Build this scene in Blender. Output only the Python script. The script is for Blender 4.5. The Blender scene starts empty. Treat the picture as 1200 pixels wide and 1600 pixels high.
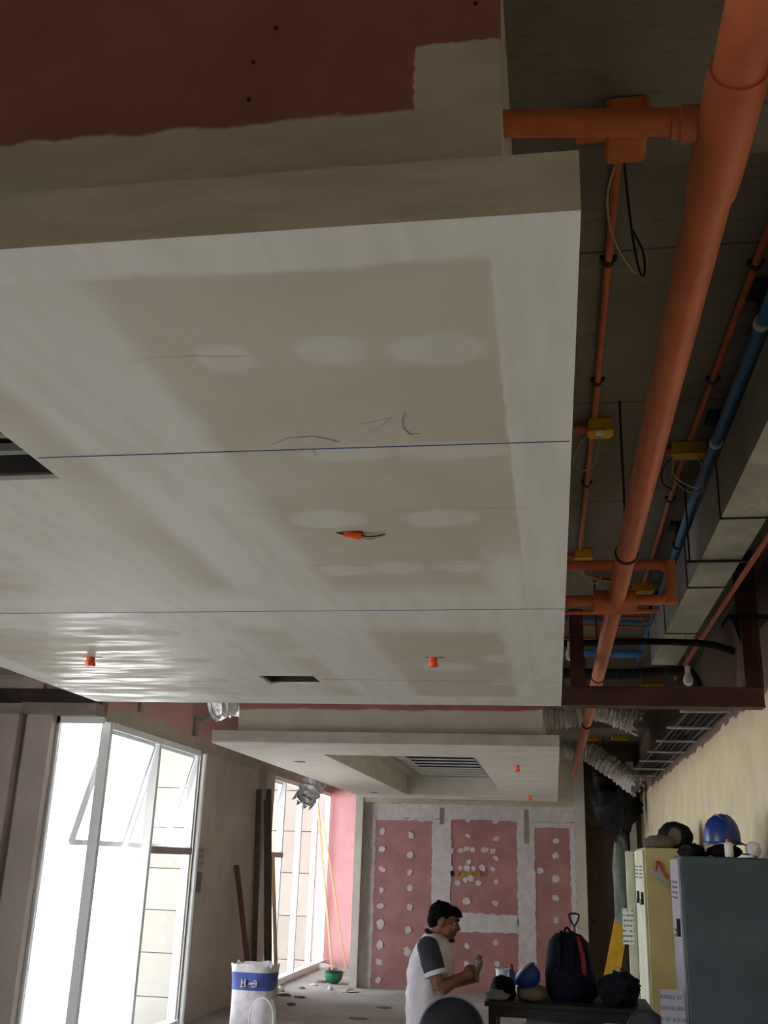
import bpy, math, random
from mathutils import Vector, Matrix, noise
random.seed(7)
scene = bpy.context.scene
COL = scene.collection

# ------------------------------------------------------------------ camera
F_PX, TILT, YAW, ROLL, EYE = 1576.0, 0.33205, 0.16979, 0.03469, 1.75
def cam_axes():
    cy, sy = math.cos(YAW), math.sin(YAW)
    fw = Vector((-sy*math.cos(TILT), cy*math.cos(TILT), math.sin(TILT)))
    r = Vector((cy, sy, 0)); u = r.cross(fw)
    c, s = math.cos(ROLL), math.sin(ROLL)
    return c*r+s*u, -s*r+c*u, fw
RX, UX, FX = cam_axes()
cd = bpy.data.cameras.new('camera'); cam = bpy.data.objects.new('camera', cd); COL.objects.link(cam)
cam.matrix_world = Matrix(((RX.x, UX.x, -FX.x, 0), (RX.y, UX.y, -FX.y, 0), (RX.z, UX.z, -FX.z, EYE), (0, 0, 0, 1)))
cd.sensor_fit = 'VERTICAL'; cd.sensor_height = 24; cd.lens = F_PX*24/1600
cd.clip_start = 0.05; cd.clip_end = 300
scene.camera = cam
def at(x, y, X=None, Y=None, Z=None):
    """measured photo pixel -> world point on the plane X=, Y= or Z="""
    d = (x-600)/F_PX*RX + (800-y)/F_PX*UX + FX
    t = X/d.x if X is not None else Y/d.y if Y is not None else (Z-EYE)/d.z
    return Vector((0, 0, EYE)) + t*d

# ------------------------------------------------------------------ sky, sun, exposure
w = bpy.data.worlds.new('world'); scene.world = w; w.use_nodes = True
bg = w.node_tree.nodes['Background']; bg.inputs['Color'].default_value = (0.88, 0.94, 1.0, 1); bg.inputs['Strength'].default_value = 9.0
sd = bpy.data.lights.new('sun', 'SUN'); sun = bpy.data.objects.new('sun', sd); COL.objects.link(sun)
sd.energy = 42.0; sd.angle = 0.02; sd.color = (1.0, 0.965, 0.93)
sun.rotation_euler = Vector((-0.12, -0.75, -1.0)).to_track_quat('-Z', 'Y').to_euler()
vs = scene.view_settings
vs.view_transform = 'Standard'; vs.look = 'None'; vs.gamma = 1.0; vs.use_curve_mapping = False
vs.exposure = 0.0
scene.display_settings.display_device = 'sRGB'
cy_ = scene.cycles
cy_.max_bounces = 10; cy_.diffuse_bounces = 6; cy_.glossy_bounces = 4; cy_.transparent_max_bounces = 12
cy_.sample_clamp_indirect = 20.0
def portal(name, loc, rot, sx, sy):
    d = bpy.data.lights.new(name, 'AREA'); o = bpy.data.objects.new(name, d); COL.objects.link(o)
    d.shape = 'RECTANGLE'; d.size = sx; d.size_y = sy; d.cycles.is_portal = True
    o.location = loc; o.rotation_euler = rot

# ------------------------------------------------------------------ materials
def lin(c):
    return tuple(((v/255)/12.92 if v/255 <= 0.04045 else (((v/255)+0.055)/1.055)**2.4) for v in c)
class N:
    """small node helper"""
    def __init__(s, name, fixed=False):
        s.fixed = fixed      # fixed: pattern laid out in room coordinates (built-in surfaces only)
        s.m = bpy.data.materials.new(name); s.m.use_nodes = True; s.t = s.m.node_tree
        s.b = s.t.nodes['Principled BSDF']; s.co = None
    def n(s, t, **k):
        o = s.t.nodes.new(t)
        for a, v in k.items(): setattr(o, a, v)
        return o
    def l(s, a, b): s.t.links.new(a, b)
    def coord(s):
        if s.co is None: s.co = s.n('ShaderNodeNewGeometry').outputs['Position'] if s.fixed else s.n('ShaderNodeTexCoord').outputs['Object']
        return s.co
    def noise(s, scale, detail=4, rough=0.55, vec=None, st=None):
        o = s.n('ShaderNodeTexNoise'); o.inputs['Scale'].default_value = scale; o.inputs['Detail'].default_value = detail
        o.inputs['Roughness'].default_value = rough
        v = vec or s.coord()
        if st:
            mp = s.n('ShaderNodeMapping'); mp.inputs['Scale'].default_value = st; s.l(v, mp.inputs['Vector']); v = mp.outputs[0]
        s.l(v, o.inputs['Vector']); return o.outputs['Fac']
    def math(s, op, a, b=None):
        o = s.n('ShaderNodeMath', operation=op)
        for i, v in enumerate((a, b)):
            if v is None: continue
            if isinstance(v, (int, float)): o.inputs[i].default_value = v
            else: s.l(v, o.inputs[i])
        return o.outputs[0]
    def step(s, v, a, b, lo=0.0, hi=1.0):
        o = s.n('ShaderNodeMapRange', interpolation_type='SMOOTHSTEP'); s.l(v, o.inputs['Value'])
        for k, q in (('From Min', a), ('From Max', b), ('To Min', lo), ('To Max', hi)): o.inputs[k].default_value = q
        return o.outputs[0]
    def mix(s, f, a, b):
        o = s.n('ShaderNodeMix', data_type='RGBA')
        if isinstance(f, (int, float)): o.inputs[0].default_value = f
        else: s.l(f, o.inputs[0])
        for i, v in ((6, a), (7, b)):
            if isinstance(v, tuple): o.inputs[i].default_value = (*v[:3], 1)
            else: s.l(v, o.inputs[i])
        return o.outputs[2]
    def sep(s, v):
        o = s.n('ShaderNodeSeparateXYZ'); s.l(v, o.inputs[0]); return o.outputs
    def wobble(s, amt, scale, detail=3):
        o = s.n('ShaderNodeTexNoise'); o.inputs['Scale'].default_value = scale; o.inputs['Detail'].default_value = detail
        s.l(s.coord(), o.inputs['Vector'])
        a = s.n('ShaderNodeVectorMath', operation='SUBTRACT'); s.l(o.outputs['Color'], a.inputs[0]); a.inputs[1].default_value = (.5, .5, .5)
        b = s.n('ShaderNodeVectorMath', operation='SCALE'); s.l(a.outputs[0], b.inputs[0]); b.inputs['Scale'].default_value = amt
        c = s.n('ShaderNodeVectorMath', operation='ADD'); s.l(s.coord(), c.inputs[0]); s.l(b.outputs[0], c.inputs[1])
        return s.sep(c.outputs[0])
    def band(s, v, a, b, soft):
        return s.math('MULTIPLY', s.step(v, a-soft, a+soft), s.step(v, b-soft, b+soft, 1, 0))
    def ell(s, u, v, cu, cv, ru, rv, soft=0.25):
        a = s.math('DIVIDE', s.math('SUBTRACT', u, cu), ru); b = s.math('DIVIDE', s.math('SUBTRACT', v, cv), rv)
        d = s.math('ADD', s.math('MULTIPLY', a, a), s.math('MULTIPLY', b, b))
        return s.step(d, 1-soft, 1+soft, 1, 0)
    def bump(s, h, strength, dist=0.01):
        o = s.n('ShaderNodeBump'); o.inputs['Strength'].default_value = strength; o.inputs['Distance'].default_value = dist
        s.l(h, o.inputs['Height']); s.l(o.outputs[0], s.b.inputs['Normal'])
    def out(s, col=None, rough=0.6, metal=0.0, spec=None):
        if col is not None:
            if isinstance(col, tuple): s.b.inputs['Base Color'].default_value = (*col[:3], 1)
            else: s.l(col, s.b.inputs['Base Color'])
        if isinstance(rough, (int, float)): s.b.inputs['Roughness'].default_value = rough
        else: s.l(rough, s.b.inputs['Roughness'])
        s.b.inputs['Metallic'].default_value = metal
        if spec is not None: s.b.inputs['Specular IOR Level'].default_value = spec
        return s.m
MATS = {}
def mat(name, c, c2=None, rough=0.6, metal=0.0, scale=6.0, bump=0.0, bscale=40.0, st=None, spec=None):
    if name in MATS: return MATS[name]
    s = N(name); a = lin(c); b = lin(c2) if c2 else tuple(v*0.82 for v in a)
    f = s.step(s.noise(scale, 5, st=st), 0.35, 0.65)
    if bump: s.bump(s.noise(bscale, 4, st=st), bump)
    MATS[name] = s.out(s.mix(f, a, b), rough, metal, spec); return MATS[name]

PINK, PINK2 = lin((156, 98, 78)), lin((144, 87, 68))
GYP, GYP2 = lin((214, 212, 204)), lin((202, 198, 188))

# paper-faced plasterboard with joint compound: underside of the near ceiling tray
def soffit_material():
    s = N('taped_plasterboard', True)
    o = s.wobble(0.05, 7, 4); x, y = o[0], o[1]
    p = s.wobble(0.012, 25, 3); px, py = p[0], p[1]
    board = s.mix(s.step(s.noise(3.0, 5), .35, .65), lin((194, 190, 177)), lin((186, 181, 166)))
    masks = [s.band(px, -0.075, 0.2, .004), s.band(y, 1.0, 1.265, .012), s.math('MULTIPLY', s.band(y, 3.15, 3.75, .12), 0.9),
             s.math('MULTIPLY', s.band(x, -1.02, -0.70, .035), .85), s.math('MULTIPLY', s.band(x, -1.75, -1.15, .10), .7),
             s.band(x, -2.8, -2.5, .02), s.band(y, 5.35, 5.9, .04), s.math('MULTIPLY', s.band(x, -0.18, -0.07, .03), s.band(y, 2.7, 5.6, .3))]
    for cx, cy, rx, ry in ((-.36, 1.515, .066, .05), (-.179, 1.54, .08, .055), (-.56, 1.53, .05, .05), (-.20, 1.98, .12, .05), (-.42, 1.98, .1, .045),
                           (-.56, 2.42, .10, .07), (-.27, 2.43, .10, .07), (-.25, 2.88, .08, .06), (-.45, 2.88, .09, .06), (-.62, 2.9, .09, .06),
                           (-.8, 2.9, .1, .06), (-.2, 4.3, .1, .10), (-.45, 4.5, .12, .1), (-.2, 4.9, .1, .10), (-.95, 4.2, .2, .15), (-.9, 5.0, .2, .12)):
        masks.append(s.math('MULTIPLY', s.ell(x, y, cx, cy, rx, ry, .45), .6))
    m = masks[0]
    for k in masks[1:]: m = s.math('MAXIMUM', m, k)
    streak = s.noise(2.2, 5, .65, st=(6, .8, 1))
    comp = s.mix(s.step(streak, .35, .7), lin((216, 216, 211)), lin((204, 203, 196)))
    col = s.mix(m, board, comp)
    # bare oval spots left in the compound
    for cx, cy, rx, ry in ((-1.75, 3.75, .10, .07), (-1.55, 3.78, .09, .06), (-1.85, 4.35, .1, .06), (-1.62, 4.36, .1, .06), (-1.95, 4.9, .1, .08), (-1.7, 4.9, .1, .08)):
        col = s.mix(s.math('MULTIPLY', s.ell(px, py, cx, cy, rx, ry, .3), .7), col, lin((178, 175, 165)))
    # rust-coloured dust drawn along the screw rows
    for yy in (1.52, 2.36, 2.85):
        f = s.math('MULTIPLY', s.band(y, yy-.004, yy+.004, .004), s.step(s.noise(5, 4, st=(1, .2, 1)), .48, .62))
        f = s.math('MULTIPLY', f, s.band(x, -.75, -.06, .1))
        col = s.mix(s.math('MULTIPLY', f, .55), col, lin((176, 128, 96)))
    s.bump(s.math('ADD', s.math('MULTIPLY', m, .35), s.math('MULTIPLY', streak, .25)), .25, .004)
    gl = s.noise(3.0, 5, .6, st=(.9, 5, 1))
    shine = s.math('MULTIPLY', s.step(gl, .42, .62), s.step(x, -1.3, -1.9))
    r = s.math('SUBTRACT', .60, s.math('MULTIPLY', shine, .29))
    return s.out(col, r)
def fascia_material():
    s = N('pink_fascia_plasterboard', True)
    o = s.wobble(0.03, 18, 4); x, z = o[0], o[2]
    q = s.wobble(0.014, 60, 4)
    pink = s.mix(s.step(s.noise(3, 5), .3, .7), PINK, PINK2)
    comp = s.mix(s.step(s.noise(5, 5, st=(1, 1, 4)), .3, .7), lin((205, 196, 178)), lin((190, 180, 160)))
    m = s.math('MAXIMUM', s.step(z, 2.905, 2.915, 1, 0), s.math('MULTIPLY', s.step(q[0], -.205, -.2), s.step(q[2], 3.04, 3.045, 1, 0)))
    s.bump(m, .3, .003)
    return s.out(s.mix(m, pink, comp), .7)
def band_material(name, axis, cut, wob, upper, lower, lower2):
    s = N(name, True); o = s.wobble(wob, 4, 5)
    f = s.step(o[axis], cut-.01, cut+.01)
    lo = s.mix(s.step(s.noise(3, 5), .3, .7), lin(lower), lin(lower2))
    return s.out(s.mix(f, lo, lin(upper)), .7)
def concrete_material():
    s = N('formed_concrete'); xyz = s.sep(s.coord())
    n1 = s.noise(1.6, 6, .6); n2 = s.noise(14, 6, .6, st=(1, 3, 1))
    col = s.mix(s.step(n1, .3, .7), lin((122, 116, 104)), lin((98, 92, 82)))
    col = s.mix(s.step(n2, .55, .75), col, lin((88, 82, 70)))
    col = s.mix(s.step(s.noise(9, 3), .70, .76), col, lin((50, 44, 36)))
    wob = s.noise(3, 3)
    for yy in (2.75, 3.85, 5.05, 6.2, 7.4, 8.6, 9.8, 11, 12.2):
        d = s.math('ABSOLUTE', s.math('SUBTRACT', s.math('ADD', xyz[1], s.math('MULTIPLY', wob, .02)), yy+.01))
        col = s.mix(s.step(d, .003, .009, .75, 0), col, lin((44, 40, 34)))
    s.bump(n2, .3, .006)
    return s.out(col, .85)
def floor_material():
    s = N('dusty_concrete_floor')
    n1, n2 = s.noise(1.2, 6), s.noise(20, 5)
    col = s.mix(s.step(n1, .3, .7), lin((176, 170, 166)), lin((148, 142, 138)))
    col = s.mix(s.step(n2, .58, .68), col, lin((122, 115, 110)))
    s.bump(n2, .5, .01)
    return s.out(col, .8)
def tile_material():
    s = N('pale_stone_tile'); oi = s.n('ShaderNodeObjectInfo')
    a = s.mix(oi.outputs['Random'], lin((132, 130, 122)), lin((118, 116, 108)))
    return s.out(s.mix(s.step(s.noise(5, 6), .3, .7), a, lin((124, 121, 113))), .6)
def glass_material():
    m = bpy.data.materials.new('window_glass'); m.use_nodes = True; t = m.node_tree; t.nodes.clear()
    o = t.nodes.new('ShaderNodeOutputMaterial'); mx = t.nodes.new('ShaderNodeMixShader')
    a = t.nodes.new('ShaderNodeBsdfTransparent'); b = t.nodes.new('ShaderNodeBsdfGlossy')
    a.inputs[0].default_value = (.95, .955, .96, 1); b.inputs['Roughness'].default_value = .02; mx.inputs[0].default_value = .07
    t.links.new(a.outputs[0], mx.inputs[1]); t.links.new(b.outputs[0], mx.inputs[2]); t.links.new(mx.outputs[0], o.inputs[0])
    return m
def clear_plastic_material():
    m = bpy.data.materials.new('clear_plastic_film'); m.use_nodes = True; t = m.node_tree; t.nodes.clear()
    o = t.nodes.new('ShaderNodeOutputMaterial'); mx = t.nodes.new('ShaderNodeMixShader')
    a = t.nodes.new('ShaderNodeBsdfTransparent'); b = t.nodes.new('ShaderNodeBsdfPrincipled')
    b.inputs['Base Color'].default_value = (.75, .75, .76, 1); b.inputs['Roughness'].default_value = .25; mx.inputs[0].default_value = .16
    t.links.new(a.outputs[0], mx.inputs[1]); t.links.new(b.outputs[0], mx.inputs[2]); t.links.new(mx.outputs[0], o.inputs[0])
    return m
def paper_material(name, c, lines, ink=(70, 70, 75), x0=.0):
    """sheet with rows of small print (object z runs up the sheet)"""
    s = N(name); xyz = s.sep(s.coord())
    row = s.math('PINGPONG', xyz[2], lines)
    f = s.math('MULTIPLY', s.step(row, lines*.55, lines*.7), s.step(s.noise(70, 2, st=(1, 1, .15)), .42, .5))
    return s.out(s.mix(s.math('MULTIPLY', f, .8), lin(c), lin(ink)), .6)
def foil_material():
    s = N('crumpled_foil'); s.bump(s.noise(28, 4), .8, .02)
    return s.out(s.mix(s.step(s.noise(9, 4), .35, .65), lin((240, 240, 242)), lin((204, 204, 208))), .22, .3)
def galv_material():
    s = N('galvanised_sheet'); v = s.n('ShaderNodeTexVoronoi'); v.inputs['Scale'].default_value = 26; s.l(s.coord(), v.inputs['Vector'])
    d = s.step(s.noise(2.5, 5), .35, .65)
    col = s.mix(v.outputs['Distance'], lin((196, 200, 196)), lin((168, 172, 168)))
    return s.out(s.mix(d, col, lin((150, 153, 148))), .42, .6)

M_SOFFIT, M_FASCIA, M_CONC, M_FLOOR, M_TILE = soffit_material(), fascia_material(), concrete_material(), floor_material(), tile_material()
M_GLASS, M_CLEAR, M_FOIL, M_GALV = glass_material(), clear_plastic_material(), foil_material(), galv_material()
M_SKIM = mat('skim_coat', (206, 202, 192), (196, 191, 180), .6, scale=4)
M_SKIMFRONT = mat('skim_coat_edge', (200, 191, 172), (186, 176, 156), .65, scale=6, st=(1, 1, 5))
M_COMP = mat('joint_compound', (216, 208, 210), (202, 194, 197), .65, scale=9)
M_PINK = mat('pink_plasterboard', (180, 132, 131), (166, 117, 117), .75, scale=3)
M_PINKFAR = mat('pink_plasterboard_clean', (224, 168, 170), (214, 156, 158), .75, scale=2)
M_GREYWALL = mat('grey_plaster', (196, 185, 178), (184, 173, 166), .75, scale=2.5)
M_CREAM = band_material('cream_plaster', 2, 2.80, .13, (112, 90, 80), (218, 203, 170), (205, 189, 156))
M_HEAD = band_material('taped_head_board', 2, 3.02, .22, (200, 152, 143), (182, 172, 160), (170, 160, 148))
M_ALU = mat('white_aluminium', (240, 244, 247), (234, 238, 241), .35, scale=2)
M_ALUGREY = mat('grey_aluminium', (150, 148, 150), (138, 136, 138), .4, scale=3)
M_ORANGE = mat('orange_painted_pipe', (196, 106, 62), (182, 94, 52), .42, scale=7)
M_CONDUIT = mat('orange_conduit', (188, 92, 50), (170, 78, 40), .45, scale=9)
M_ORANGECAP = mat('orange_plastic', (240, 96, 36), (226, 82, 28), .4, scale=20)
M_YELLOW = mat('yellow_box_plastic', (214, 166, 24), (196, 148, 14), .45, scale=15)
M_BLUE = mat('blue_pipe', (48, 116, 170), (36, 98, 150), .4, scale=10)
M_BLACK = mat('black_rubber', (20, 19, 20), (13, 12, 13), .6, spec=.25, scale=10)
M_DARKSTEEL = mat('dark_steel', (52, 48, 46), (40, 36, 34), .5, .5, scale=10)
M_REDSTEEL = mat('red_oxide_steel', (78, 38, 30), (62, 29, 24), .6, scale=8)
M_WHITE = mat('white_plastic', (228, 228, 226), (218, 218, 216), .4, scale=8)
M_WIRE = mat('pale_wire', (186, 176, 140), (170, 160, 124), .5, scale=10)
M_BLUEINK = mat('blue_chalk', (62, 92, 148), (96, 120, 164), .8, scale=40)
M_PENCIL = mat('pencil_mark', (146, 150, 156), (164, 164, 164), .8, scale=40)
M_BROWNDOOR = mat('dark_brown_panel', (84, 62, 50), (70, 50, 40), .6, scale=5, st=(6, 6, .5))
M_WOODD = mat('weathered_board', (110, 98, 86), (90, 78, 68), .8, scale=8, st=(6, 6, .6))
M_WOODR = mat('reddish_timber', (122, 84, 66), (98, 64, 50), .75, scale=8, st=(6, 6, .6))
M_WOODL = mat('pale_timber', (226, 194, 146), (206, 172, 122), .7, scale=10, st=(8, 8, .6))
M_VOID = mat('black_void', (20, 18, 17), None, .9)

# ------------------------------------------------------------------ mesh builder
def V(*a): return Vector(a)
class MB:
    def __init__(s): s.v = []; s.f = []
    def add(s, vs, fs):
        k = len(s.v); s.v += [Vector(p) for p in vs]; s.f += [tuple(i+k for i in f) for f in fs]; return s
    def box(s, a, b):
        x0, y0, z0 = (min(p, q) for p, q in zip(a, b)); x1, y1, z1 = (max(p, q) for p, q in zip(a, b))
        return s.add([(x0, y0, z0), (x1, y0, z0), (x1, y1, z0), (x0, y1, z0), (x0, y0, z1), (x1, y0, z1), (x1, y1, z1), (x0, y1, z1)],
                     [(0, 3, 2, 1), (4, 5, 6, 7), (0, 1, 5, 4), (1, 2, 6, 5), (2, 3, 7, 6), (3, 0, 4, 7)])
    def bevbox(s, a, b, r):
        """box with its four vertical-ish edges and rims chamfered"""
        lo = V(*(min(p, q) for p, q in zip(a, b))); hi = V(*(max(p, q) for p, q in zip(a, b)))
        rings = []
        for z, i in ((lo.z, r), (lo.z+r, 0), (hi.z-r, 0), (hi.z, r)):
            x0, x1, y0, y1 = lo.x+i, hi.x-i, lo.y+i, hi.y-i; c = r
            rings.append([V(x0+c, y0, z), V(x1-c, y0, z), V(x1, y0+c, z), V(x1, y1-c, z), V(x1-c, y1, z), V(x0+c, y1, z), V(x0, y1-c, z), V(x0, y0+c, z)])
        return s.loft(rings)
    def beam(s, p, q, wd, ht, up=V(0, 0, 1)):
        p, q = Vector(p), Vector(q); d = (q-p).normalized(); r = d.cross(up)
        if r.length < 1e-4: r = d.cross(V(0, 1, 0))
        r.normalize(); u = r.cross(d)
        vs = [c + r*a*wd/2 + u*b*ht/2 for c in (p, q) for a, b in ((-1, -1), (1, -1), (1, 1), (-1, 1))]
        return s.add(vs, [(0, 3, 2, 1), (4, 5, 6, 7), (0, 1, 5, 4), (1, 2, 6, 5), (2, 3, 7, 6), (3, 0, 4, 7)])
    def loft(s, rings, cap=True):
        n = len(rings[0]); vs = [p for r in rings for p in r]; fs = []
        for i in range(len(rings)-1):
            for j in range(n):
                a, b = i*n+j, i*n+(j+1) % n; fs.append((a, b, b+n, a+n))
        if cap: fs += [tuple(range(n))[::-1], tuple(range((len(rings)-1)*n, len(rings)*n))]
        return s.add(vs, fs)
    def tube(s, pts, r, n=10, cap=True, jit=0, seed=0):
        pts = [Vector(p) for p in pts]; rs = r if isinstance(r, (list, tuple)) else [r]*len(pts); rings = []; rnd = random.Random(seed); ref = None
        for i, p in enumerate(pts):
            d = (pts[min(i+1, len(pts)-1)] - pts[max(i-1, 0)]).normalized()
            if ref is None: ref = d.orthogonal().normalized()
            ref = (ref - d*ref.dot(d)).normalized(); b = d.cross(ref)
            rings.append([p + (ref*math.cos(t*2*math.pi/n) + b*math.sin(t*2*math.pi/n))*rs[i]*(1+jit*(rnd.random()-.5)) for t in range(n)])
        return s.loft(rings, cap)
    def lathe(s, c, prof, n=16, axis=V(0, 0, 1), cap=True):
        c, axis = Vector(c), Vector(axis).normalized(); a = axis.orthogonal().normalized(); b = axis.cross(a)
        return s.loft([[c + axis*h + (a*math.cos(t*2*math.pi/n) + b*math.sin(t*2*math.pi/n))*r for t in range(n)] for r, h in prof], cap)
    def prism(s, poly, off):
        n = len(poly); off = Vector(off); vs = [Vector(p) for p in poly]; vs += [p+off for p in vs]
        return s.add(vs, [tuple(range(n)), tuple(range(2*n-1, n-1, -1))] + [(i, i+n, (i+1) % n+n, (i+1) % n) for i in range(n)])
    def ellipsoid(s, c, r, n=14, m=9, rot=None):
        c = Vector(c); rings = []
        for i in range(m+1):
            t = math.pi*(i/m); rr = max(math.sin(t), .02)
            ring = [V(r[0]*rr*math.cos(2*math.pi*j/n), r[1]*rr*math.sin(2*math.pi*j/n), -r[2]*math.cos(t)) for j in range(n)]
            rings.append([c + (rot @ p if rot else p) for p in ring])
        return s.loft(rings)
    def lump(s, c, r, amp, freq, seed=0, n=22, m=14, flat=None, rot=None):
        """irregular soft mass: ellipsoid pushed about by noise, flattened at the bottom when flat is given"""
        c = Vector(c); rings = []
        for i in range(m+1):
            t = math.pi*(i/m); rr = max(math.sin(t), .02); ring = []
            for j in range(n):
                d = V(rr*math.cos(2*math.pi*j/n), rr*math.sin(2*math.pi*j/n), -math.cos(t))
                k = 1 + amp*noise.noise(d*freq + V(seed*7.1, seed*3.3, 0)) + amp*.5*noise.noise(d*freq*2.3 + V(seed, 5, 2))
                p = V(d.x*r[0]*k, d.y*r[1]*k, d.z*r[2]*k)
                if rot: p = rot @ p
                p = c + p
                if flat is not None: p.z = max(p.z, flat)
                ring.append(p)
            rings.append(ring)
        return s.loft(rings)
    def patch(s, c, u, v, ru, rv, nrm, th, n=11, rough=.3, seed=0):
        rnd = random.Random(seed); c, u, v, nrm = Vector(c), Vector(u), Vector(v), Vector(nrm)
        poly = []
        for i in range(n):
            t = 2*math.pi*i/n; k = 1+rough*(rnd.random()-.5); poly.append(c + u*ru*k*math.cos(t) + v*rv*k*math.sin(t))
        return s.prism(poly, nrm*th)
    def build(s, name, m, parent=None, smooth=False, mods=None):
        me = bpy.data.meshes.new(name); off = V(0, 0, 0); p = parent
        while p is not None: off += Vector(p.location); p = p.parent
        me.from_pydata([tuple(q-off) for q in s.v], [], s.f); me.update()
        import bmesh
        bm = bmesh.new(); bm.from_mesh(me); bmesh.ops.recalc_face_normals(bm, faces=bm.faces); bm.to_mesh(me); bm.free()
        if smooth:
            me.shade_smooth(); me.set_sharp_from_angle(angle=math.radians(40 if smooth is True else smooth))
        me.materials.append(m)
        o = bpy.data.objects.new(name, me); COL.objects.link(o)
        if parent is not None: o.parent = parent
        return o
def tag(o, label=None, cat=None, group=None, kind=None):
    for k, v in (('label', label), ('category', cat), ('group', group), ('kind', kind)):
        if v: o[k] = v
    return o
def thing(name, loc, label, cat, group=None):
    o = bpy.data.objects.new(name, None); o.empty_display_size = .1; COL.objects.link(o); o.location = loc
    return tag(o, label, cat, group)
def struct(name, mb, m, parent=None, label=None, smooth=False):
    o = mb.build(name, m, parent, smooth)
    if parent is None: tag(o, label, kind='structure')
    return o
def structroot(name, loc, label):
    o = bpy.data.objects.new(name, None); COL.objects.link(o); o.location = loc; return tag(o, label, kind='structure')
def spline(pts, n=8):
    """Catmull-Rom through points"""
    P = [Vector(p) for p in pts]; P = [P[0]*2-P[1]] + P + [P[-1]*2-P[-2]]; out = []
    for i in range(1, len(P)-2):
        for k in range(n):
            t = k/n; a, b, c, d = P[i-1], P[i], P[i+1], P[i+2]
            out.append(.5*((2*b)+(c-a)*t+(2*a-5*b+4*c-d)*t*t+(3*b-a-3*c+d)*t*t*t))
    out.append(P[-2]); return out

# ================================================================== the setting
SLAB, ZS = 3.55, 2.58
XL, XW, XR = -6.0, -4.0, 1.30
YN, YRET, YBK, YFAR = -4.5, 8.66, 15.68, 18.7
def plate_floor():
    m = MB(); poly = [V(XL-.2, YN-.2, 0), V(XR+.2, YN-.2, 0), V(XR+.2, YFAR+.2, 0), V(XW-.12, YFAR+.2, 0), V(XW-.12, YRET+.12, 0), V(XL-.2, YRET+.12, 0)]
    return m.prism(poly, V(0, 0, -.15))
struct('floor', plate_floor(), M_FLOOR, label='dusty grey concrete floor of the room under construction')
struct('ceiling', MB().box((XL-.3, YN-.2, SLAB), (XR+.3, YFAR+.3, SLAB+.3)), M_CONC, label='bare concrete ceiling slab with plywood formwork lines')
struct('trim_1', MB().box((-.06, -1.2, 3.24), (XR, 1.93, SLAB)), M_CONC, label='dropped concrete beam under the slab')
struct('wall_right', MB().box((XR, YN, 0), (XR+.2, YFAR, SLAB)), M_CREAM, label='cream plastered side wall with raw pinkish strip along its top')
struct('wall_rear', MB().box((XL-.3, YN-.2, 0), (XR+.2, YN, SLAB)), M_GREYWALL, label='grey plaster wall closing the near end of the room')
# left wall beyond the picture: floor-to-head glazing with piers
wl = MB()
for a, b in ((YN, -.4), (4.2, YRET+.12)): wl.box((XL-.2, a, 0), (XL, b, SLAB))
wl.box((XL-.2, YN, 2.86), (XL, YRET+.12, SLAB))
struct('wall_left', wl, M_GREYWALL, label='grey plaster wall with wide floor-length openings')
for i, (a, b) in enumerate(((-.4, 4.2),)):
    r = structroot('window_%d' % (i+5), (XL-.1, a, 0), 'wide white framed window of the side wall')
    f = MB()
    for q in (a+.04, (a+b)/2, b-.04): f.box((XL-.14, q-.035, 0), (XL-.06, q+.035, 2.86))
    f.box((XL-.14, a, 0), (XL-.06, b, .08)); f.box((XL-.14, a, 2.79), (XL-.06, b, 2.86)); f.build('window_frame', M_ALU, r)
    MB().box((XL-.105, a+.05, .08), (XL-.095, b-.05, 2.8)).build('glass', M_GLASS, r)
    portal('portal', (XL-.2, (a+b)/2, 1.43), (0, math.radians(-90), 0), 2.86, b-a)

# return wall facing the camera: pier, header and dark recess above
wr = MB(); wr.box((XL, YRET, 0), (-4.60, YRET+.12, SLAB)); wr.box((XL, YRET-.12, 0), (-4.73, YRET, 2.89)); wr.box((-4.60, YRET+.05, 3.13), (-4.03, YRET+.12, SLAB))
struct('wall_return', wr, M_GREYWALL, label='grey plaster return wall beside the bright corner glazing')
struct('wall_bounce', MB().box((XL-.2, YRET+.12, -2), (-4.46, YRET+.16, SLAB+.3)), mat('white_bounce', (236, 234, 230), (228, 226, 222), .8), label='added white outer face of the return wall that bounces sun onto the mullions')  # unseen white face added to throw sunlight back onto the mullions
struct('trim_2', MB().box((-4.68, YRET-.06, 0), (-4.44, YRET+.13, 2.89)), M_GREYWALL, label='grey plaster pier beside the bright corner glazing')
struct('trim_3', MB().box((-4.76, YRET-.06, 2.89), (-4.03, YRET+.12, 3.0)), mat('grey_header', (150, 138, 132), (138, 126, 120), .75), label='grey plaster header above the corner glazing')
struct('trim_4', MB().box((-5.4, YRET-.02, 3.0), (-4.03, YRET+.05, 3.13)), mat('dark_header', (70, 58, 54), (58, 47, 44), .8), label='dark timber strip above the grey header')
struct('trim_5', MB().box((XL, 3.0, 3.26), (-2.9, YRET, 3.42)), M_GREYWALL, label='grey plaster ceiling edge above the window side')

# window wall: head band, solid bay, column
struct('wall_window_side', MB().box((XW-.12, YRET+.12, 2.86), (XW, YFAR, SLAB)), M_HEAD, label='raw pink board above window heads with torn band of joint compound')
struct('wall_left_bay', MB().box((XW-.12, 11.42, 0), (XW, 13.95, 2.86)), M_GREYWALL, label='plain grey wall bay between the two glazed bays')
struct('trim_6', MB().box((XW-.12, 13.95, 0), (XW+.10, 14.38, 2.86)), M_GREYWALL, label='grey pilaster between plain wall bay and far glazing')
struct('wall_far', MB().box((XW-.2, YFAR, 0), (-1.5, YFAR+.15, SLAB)), M_PINKFAR, label='clean pink plasterboard wall at the end of the window aisle')
struct('wall_far_right', MB().box((-1.5, YFAR, 0), (XR+.2, YFAR+.15, SLAB)), M_GREYWALL, label='grey wall hidden beyond the partition')

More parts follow.
